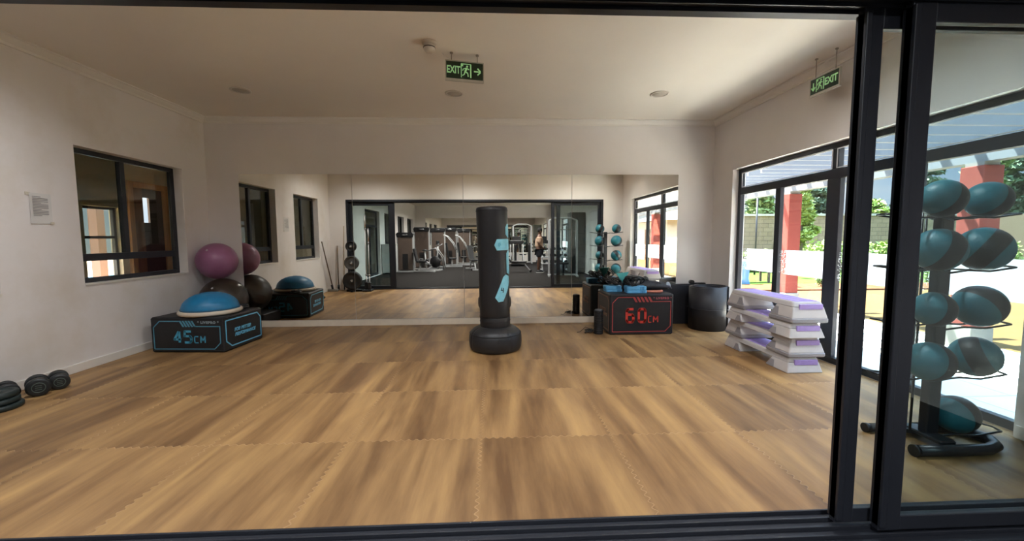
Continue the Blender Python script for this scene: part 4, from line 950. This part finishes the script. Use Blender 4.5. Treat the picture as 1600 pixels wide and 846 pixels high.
skinned('body', V, E_, R_, SKIN, t)
def cloth(name, joints, m, off):
    vs = [tuple(c * k for c in p) for p, r in joints['v']]; rs = [tuple((q + off) * k for q in (r if isinstance(r, tuple) else (r, r))) for p, r in joints['v']]
    return skinned(name, vs, joints['e'], rs, m, t)
cloth('t_shirt', {'v': [((-.01, 0, .98), (.165, .175)), ((-.01, 0, 1.12), (.155, .17)), ((0, 0, 1.30), (.165, .20)), ((-.01, 0, 1.43), (.11, .14)), ((-.01, -.19, 1.40), .075), ((-.045, -.235, 1.18), .072), ((-.01, .19, 1.40), .075), ((-.045, .235, 1.18), .072)], 'e': [(0, 1), (1, 2), (2, 3), (3, 4), (4, 5), (3, 6), (6, 7)]}, mat('beige_cotton', 'c4a58e', .85), .018)
cloth('shorts', {'v': [((-.02, 0, .96), (.16, .17)), ((-.02, -.09, .86), .125), ((.005, -.10, .60), .10), ((-.02, .09, .86), .125), ((-.02, .10, .60), .10)], 'e': [(0, 1), (1, 2), (0, 3), (3, 4)]}, mat('dark_shorts', '23262e', .8), .016)
MB().sphere((.025 * k, 0, 1.715 * k), .105 * k, 20, 12, RY(-.25)).build('hair', mat('black_hair', '120f0e', .9, bump=.4, scale=60), t)
b = MB().sphere((.045 * k + .098 * k, 0, 1.655 * k), .014 * k, 10, 6)
for s_ in (-1, 1): b.sphere((.03 * k, s_ * .098 * k, 1.665 * k), .022 * k, 10, 6)
b.build('nose_and_ears', SKIN, t)
for s_ in (-1, 1):
    dx = .02 if s_ < 0 else -.04
    b = MB(); b.loft([[Vector(((dx + x_) * k, (s_ * .105 + w_ * math.sin(a)) * k, z * k)) if False else Vector(((dx + x_ + lx * math.cos(a)) * k, (s_ * .11 + w_ * math.sin(a)) * k, z * k)) for a in [2 * PI * j / 20 for j in range(20)]] for x_, lx, w_, z in ((.05, .145, .05, .0), (.05, .145, .05, .03), (.04, .13, .045, .06), (.0, .07, .04, .10))], smooth=True)
    b.build('shoe', mat('black_shoe', '15151a', .6), t)
    MB().loft([[Vector(((dx + .05 + .15 * math.cos(a)) * k, (s_ * .11 + .054 * math.sin(a)) * k, z)) for a in [2 * PI * j / 20 for j in range(20)]] for z in (0, .022)]).build('shoe_sole', mat('white_sole', 'd8d8d6', .6), t)
o = dumbbell('black dumbbell in the hands of the person in the beige t-shirt', (2.02 + .245 * k, -3.55 - .19 * k, .955 * k - .06), PI/2 + PI/2, .06, .24)
o['label'] = 'black dumbbell gripped in the nearer-window hand of the person in the beige t-shirt'
dup(o, (2.02 + .245 * k, -3.55 + .19 * k, .955 * k - .06), label='black dumbbell gripped in the mirror-side hand of the person in the beige t-shirt')
# downlights added to brighten the weights room
for i in range(2):
    for j in range(4):
        t = thing('ceiling_light', ('left' if i == 0 else 'right') + ' row added fill light of the weights room, ' + ('nearest', 'second', 'third', 'farthest')[j] + ' from the sliding door', 'ceiling light', (-2.4 + 3.6 * i, -.6 - 2.7 * j, H), group='added fill lights in the weights room'); lamp(-2.4 + 3.6 * i, -.6 - 2.7 * j, FILL * 1.9)
        MB().lathe([(.10, 0), (.13, 0), (.13, -.008), (.105, -.014), (.098, -.004), (.10, 0)], 24, caps=False).build('rim', RIMM, t); MB().lathe([(.001, -.006), (.099, -.006), (.099, 0), (.001, 0)], 24).build('diffuser', LITE, t)
# ---------------------------------------------------------------- corridor and pool side beyond the left windows
COR = mat('beige_corridor_wall', 'b9ad98', .8, noise=.04, scale=2); PAV = mat('grey_paving', '8f8b84', .8, noise=.1, scale=3)
wall_x('wall_corridor', -7.5, -7.3, -11.6, 13, 0, 3.3, [(8.62, 9.50, 0, 2.62), (7.70, 8.42, .30, 2.15), (3.6, 4.5, .9, 1.9)], COR)
struct(MB().box(-7.3, -11.6, -.05, -5.05, 13, 0).build('floor_corridor', mat('terracotta_tiles', '9a7a5c', .6, noise=.1, scale=4)))
struct(MB().box(-7.5, -11.6, 3.3, -5.05, 13, 3.45).build('ceiling_corridor', COR))
struct(MB().box(-7.3, 12.8, 0, -5.05, 13, 3.3).build('wall_corridor_end', COR))
struct(MB().box(-7.3, -11.6, 0, -5.05, -11.5, 3.3).build('wall_corridor_end', COR))
struct(MB().box(-5.05, D + .2, 0, -4.85, 12.8, 3.3).build('wall_corridor_right', COR))
portal((-7.55, 5.6, 1.5), (0, -PI/2, 0), 1.8, 2.8)
WD = mat('brown_wood', '7a5230', .5, noise=.3, scale=3, stretch=(6, 6, .6)); WDL = mat('light_brown_wood', 'a87a4c', .5, noise=.2, scale=3, stretch=(6, 6, .6)); WDD = mat('dark_wood', '3a281c', .5, noise=.25, scale=3, stretch=(6, 6, .6))
r = group_empty('door_5')
MB().box(-7.34, 8.56, 0, -7.22, 8.68, 2.70).box(-7.34, 9.44, 0, -7.22, 9.56, 2.70).box(-7.34, 8.68, 2.58, -7.22, 9.44, 2.70).build('door_frame', WDL, r, bevel=.01)
MB().box(-7.30, 8.68, .02, -7.26, 8.93, 2.58).build('door_leaf', WD, r)
MB().box(-7.31, 8.93, .02, -7.27, 9.44, 1.88).box(-7.31, 8.93, 2.40, -7.27, 9.44, 2.58).box(-7.31, 9.10, 1.88, -7.27, 9.44, 2.40).build('door_leaf', WDD, r)
for n_, (a, c, z0, z1) in ((7, (7.70, 8.42, .30, 2.15)), (8, (3.6, 4.5, .9, 1.9))):
    r = group_empty('window_%d' % n_); f = MB().box(-7.44, a, z0, -7.38, a + .05, z1).box(-7.44, c - .05, z0, -7.38, c, z1).box(-7.44, a, z1 - .05, -7.38, c, z1).box(-7.44, a, z0, -7.38, c, z0 + .05).box(-7.44, a, 1.55, -7.38, c, 1.60)
    f.build('window_frame', FRAME, r); MB().box(-7.413, a + .05, z0 + .05, -7.407, c - .05, z1 - .05).build('pane', GLASS, r)
struct(MB().box(-40, -30, -.12, -7.5, 45, -.05).build('ground_pool_side', mat('sandy_paving', 'b59a78', .85, noise=.12, scale=2)))
t = thing('swimming_pool', 'blue swimming pool seen through the lower part of the left window', 'pool', (-14, 14, -.05))
MB().box(-3.5, -7, .0, 3.5, 8, .03).build('pool_edge', mat('pale_coping', 'cfc8bb', .6), t); MB().box(-3.1, -6.6, .03, 3.1, 7.6, .036).build('pool_water', mat('pool_water', '4f9bc8', .08, noise=.1, scale=3), t)
t = thing('patio_post', 'faded terracotta post beyond the left window, beside the pool', 'post', (-8.6, 9.35, -.05))
MB().box(-.09, -.09, .1, .09, .09, 2.9).build('shaft', mat('faded_terracotta', '7c5f55', .6), t); MB().box(-.14, -.14, 0, .14, .14, .12).build('footing', PAV, t)
# ---------------------------------------------------------------- patio with pergola on the right
TERR = mat('terracotta_paint', '6b322b', .7, noise=.06, scale=4, spec=.15)
struct(MB().box(4.15, -16, -.07, 6.85, 19, -.01).build('ground_patio', brick_material('patio_paving', 'dcd6cb', 'd3cdc2', 'a8a298', .9, .6, (0, 0, 0), .008)))
struct(MB().box(6.85, -16, -.09, 16, 11.3, -.02).build('ground_terrace', mat('sandy_concrete', '57432a', .95, noise=.1, scale=.8, spec=.03)))
struct(MB().box(6.85, 11.3, -.09, 60, 45, -.03).build('ground_lawn', mat('lawn_green', '3a4d20', .95, noise=.3, scale=3, bump=.5, spec=.03)))
struct(MB().box(16, -40, -.09, 60, 11.3, -.03).build('ground_lawn', mat('lawn_green', '2f3f1b', .95)))
struct(MB().box(-40, 8, -.5, 6.85, 60, -.12).build('ground_back', mat('sandy_concrete', '57432a', .95)))
for i, y in enumerate((12.2, 8.75, 5.25, 1.75, -1.75, -5.25, -8.75)):
    lb = ['farthest terracotta pergola column past the end of the building', 'terracotta pergola column showing through the left glazed door leaf', 'terracotta pergola column behind the medicine ball rack', 'terracotta pergola column just out of the doorway view, reflected in the mirror', 'second reflected terracotta pergola column towards the weights room', 'third reflected terracotta pergola column along the weights room', 'last terracotta pergola column beside the weights room'][i]
    t = thing('pergola_column', lb, 'column', (6.5, y, -.01), group='terracotta columns of the pergola')
    MB().box(-.14, -.14, .30, .14, .14, 2.45).build('shaft', TERR, t, bevel=.01); MB().box(-.16, -.16, 0, .16, .16, .30).build('footing', mat('grey_render', '6f6b66', .8), t, bevel=.01)
    MB().box(-.11, -.11, 2.45, .11, .11, 2.50).build('cap', mat('grey_render', '9a968f', .8), t)
t = thing('pergola', 'pale grey slatted pergola roof over the patio', 'pergola', (0, 0, 2.49)); PG = mat('pale_grey_aluminium', '606368', .5)
MB().box(6.40, -9.5, 0, 6.60, 13, .26).build('outer_beam', PG, t); MB().box(4.16, -9.5, .24, 4.26, 7.4, .42).build('wall_beam', PG, t)
y = -9.4
while y < 13:
    x0 = 4.26 if y < 7.4 else 5.2
    MB().box(x0, y, .27, 7.0, y + .055, .44).build('slat', PG, t); y += .42
# low wall, hedge, trees, lamps
t = thing('boundary_wall', 'grey block boundary wall behind the hedge', 'wall', (0, 19, -.05))
MB().box(4, 0, 0, 60, .25, 2.55).build('block_courses', brick_material('block_wall', '80705c', '786855', '5c5042', .45, .2), t); MB().box(3.9, -.05, 2.55, 60, .3, 2.65).build('coping', mat('grey_coping', '9a938a', .8), t)
t = thing('boundary_wall', 'grey block boundary wall running back along the garden side, seen in the mirror', 'wall', (24, 0, -.05))
MB().box(0, -30, 0, .25, 18.6, 2.55).build('block_courses', brick_material('block_wall2', '80705c', '786855', '5c5042', .45, .2, (PI/2, 0, PI/2)), t)
LEAF = [mat('fresh_leaf', '62783e', .7, noise=.25, scale=2), mat('dark_leaf', '3f5230', .75, noise=.3, scale=2), mat('yellow_green_leaf', '82944a', .7, noise=.2, scale=2), mat('blue_green_needle', '4e614a', .8, noise=.3, scale=2)]
BARK = mat('grey_bark', '5c4f42', .9, noise=.2, scale=8)
def leaves(rnd, blobs, n, size):
    b = MB()
    for _ in range(n):
        c, R = rnd.choice(blobs); d = Vector((rnd.gauss(0, 1), rnd.gauss(0, 1), rnd.gauss(0, 1))).normalized() * (rnd.random() ** .4)
        p = Vector(c) + Vector((d.x * R[0], d.y * R[1], d.z * R[2])); s_ = size * rnd.uniform(.6, 1.4)
        a = Vector((rnd.gauss(0, 1), rnd.gauss(0, 1), rnd.gauss(0, .6))).normalized() * s_; q = a.cross(Vector((rnd.gauss(0, 1), rnd.gauss(0, 1), rnd.gauss(0, 1)))).normalized() * s_ * .45
        b.add([p - a, p - q, p + a, p + q], [(0, 1, 2, 3)])
    return b
def tree(label, x, y, h, spread, m, seed, kind=0):
    rnd = random.Random(seed); t = thing('garden_tree', label, 'tree', (x, y, -.05), group='trees beyond the boundary wall')
    tr = MB().tube([(0, 0, 0), (.05, .03, h * .4), (0, .05, h * .8), (.02, .02, h * .96)], .14, 8, r2=.02); bl = []
    if kind == 0:
        for i in range(16):
            z = h * rnd.uniform(.32, .98); rr = spread * (1.05 - z / h) ** .6; a = rnd.uniform(0, 2 * PI); c = (rr * math.cos(a) * rnd.uniform(.2, .8), rr * math.sin(a) * rnd.uniform(.2, .8), z)
            bl.append((c, (spread * .33, spread * .33, spread * .2))); tr.tube([(0, 0, z * .85), c], .03, 5, r2=.01)
    else:
        for i in range(22):
            z = h * (.25 + .72 * i / 22); rr = spread * (1.0 - (z / h) * .8); a = i * 2.4; c = (rr * math.cos(a) * .6, rr * math.sin(a) * .6, z)
            bl.append((c, (rr * .5 + .12, rr * .5 + .12, .22))); tr.tube([(0, 0, z), (rr * math.cos(a), rr * math.sin(a), z + .1)], .025, 5, r2=.006)
    tr.build('trunk', BARK, t); leaves(rnd, bl, 6500, .13 if kind else .15).build('foliage', m, t)
specs = [(13.6, 20.9, 5.2, 1.7, 0, 'olive green tree above the wall at the left edge of the glazed door'), (15.4, 23.5, 5.6, 1.5, 3, 'loose conifer above the wall left of the first column'),
         (13.0, 16.9, 3.7, .9, 2, 'slim bushy green tree in front of the wall just right of the first terracotta column'), (17.2, 21.2, 5.3, 1.7, 3, 'airy conifer in the middle of the glazed door view'),
         (19.9, 20.6, 3.3, 1.2, 2, 'small yellow-green tree peeping over the wall'), (23.2, 21.4, 6.0, 2.0, 3, 'conifer seen between the dark door stiles'),
         (26.2, 20.9, 5.6, 2.0, 0, 'leafy tree behind the topmost medicine balls'), (29.5, 22.5, 6.4, 2.0, 1, 'dark green tree beside the second terracotta column'), (33.5, 20.9, 4.6, 1.9, 1, 'dark tree at the right edge behind the sliding glass')]
for i, (x, y, h_, sp, mi, lb) in enumerate(specs): tree(lb, x, y, h_, sp, LEAF[mi], 40 + i, 1 if mi == 3 else 0)
for i, (x, y, h_, sp, mi, lb) in enumerate([(26.5, -2, 6, 2.6, 0, 'broad green tree beyond the side wall, first of the reflected garden trees'), (27, -9, 7, 2.8, 1, 'dark green tree beyond the side wall, reflected in the mirror'), (22, -14, 6.5, 3.0, 2, 'yellow-green tree reflected between the terracotta columns'), (17.5, -19, 6.5, 3.0, 0, 'large green tree at the far end of the reflected garden')]): tree(lb, x, y, h_, sp, LEAF[mi], 70 + i)
t = thing('hedge', 'low bright green flowering hedge in front of the block wall', 'hedge', (0, 17.6, -.05)); rnd = random.Random(5)
bl = [((5 + .55 * i, rnd.uniform(-.3, .3), .45 + .2 * rnd.random() + (.25 if 16 < i < 34 else 0)), (.5, .45, .45 + (.2 if 16 < i < 34 else 0))) for i in range(34)]
leaves(rnd, bl, 9000, .10).build('foliage', LEAF[2], t); b = MB()
for c, R in bl[::2]: b.tube([(c[0], c[1], 0), (c[0] + .1, c[1], c[2])], .02, 5)
b.build('stems', BARK, t)
struct(MB().box(6.9, 11.2, -.04, 15.5, 12.6, .02).build('ground_flower_bed', mat('red_brown_soil', '5a3a28', .95, noise=.3, scale=6, spec=.03)))
for i, (x, y, sz) in enumerate(((8.9, 12.0, .55), (9.9, 11.9, .4), (11.0, 12.2, .35), (12.3, 12.0, .45), (13.6, 12.1, .4))):
    rnd = random.Random(90 + i); t = thing('young_shrub', ('tallest', 'second', 'third', 'fourth', 'last')[i] + ' young green shrub in the soil bed, counting away from the first terracotta column', 'shrub', (x, y, .0), group='young shrubs in the soil bed')
    leaves(rnd, [((0, 0, sz * .6), (sz * .35, sz * .35, sz * .5))], 160, .06).build('foliage', LEAF[0], t); MB().tube([(0, 0, 0), (0, 0, sz * .8)], .012, 5).build('stem', BARK, t)
for i, (x, y, h_) in enumerate(((15.4, 15.0, 4.0), (10.7, 16.3, 3.4))):
    t = thing('garden_lamp', ('slim black garden lamp post between the dark door stiles', 'slim black garden lamp post at the far left of the glazed door')[i], 'lamp post', (x, y, -.05))
    MB().cyl((0, 0, 0), (0, 0, h_), .035, 10).build('post', BLACK, t); MB().lathe([(.02, h_), (.09, h_ + .04), (.14, h_ + .26), (.17, h_ + .30), (.02, h_ + .42)], 16).build('lantern', mat('dark_lantern', '3b4045', .3), t)
for lb, x, y, c1, hh in (('tall blue planter standing in for an unclear shape under the frosted band', 8.15, 12.9, '5c86b8', .80), ('pale pink planter standing in for an unclear shape beside the blue one', 7.75, 12.9, 'c99a98', .72)):
    t = thing('planter_stand_in', lb, 'planter', (x, y, -.03))  # pots stand in for two unclear coloured shapes
    MB().lathe([(.13, 0), (.16, .02), (.11, .2), (.13, hh * .7), (.18, hh - .05), (.19, hh), (.15, hh), (.14, hh - .08), (.001, hh - .08)], 24).build('pot', mat('glaze_' + c1, c1, .4), t)
t = thing('garden_bench', 'dark garden bench on the terrace behind the planters', 'bench', (8.6, 13.6, -.03))
b = MB()
for k in range(4): b.box(-.8, -.22 + .12 * k, .43, .8, -.13 + .12 * k, .46)
for k in range(3): b.box(-.8, .24, .55 + .12 * k, .8, .27, .63 + .12 * k)
b.build('slats', mat('dark_stained_wood', '43372e', .7), t)
for s_ in (-1, 1): MB().bar((s_ * .7, -.2, 0), (s_ * .7, -.2, .43), .06).bar((s_ * .7, .24, 0), (s_ * .7, .26, .9), .06).bar((s_ * .7, -.2, .4), (s_ * .7, .24, .4), .05).build('leg', mat('dark_stained_wood', '43372e', .7), t)
t = thing('garden_house', 'white-walled outbuilding with a grey roof beyond the terrace, reflected in the mirror', 'building', (13.5, -13.0, -.03))
MB().box(-3, -3, 0, 3, 3, 2.6).build('walls', mat('warm_white_render', 'c9bfae', .8), t); MB().loft([[Vector((x_, y_, 2.6)) for x_, y_ in ((-3.5, -3.5), (3.5, -3.5), (3.5, 3.5), (-3.5, 3.5))], [Vector((x_, y_, 3.6)) for x_, y_ in ((-.4, -.4), (.4, -.4), (.4, .4), (-.4, .4))]]).build('roof', mat('grey_roof', '77736e', .8), t)
MB().box(-3.02, -.6, 0, -2.98, .4, 2.1).build('door', WD, t)
MB().box(-1.5, 2.98, 1, -.3, 3.02, 2).box(.5, 2.98, 1, 1.7, 3.02, 2).build('window', mat('dark_window', '3c4650', .2), t)
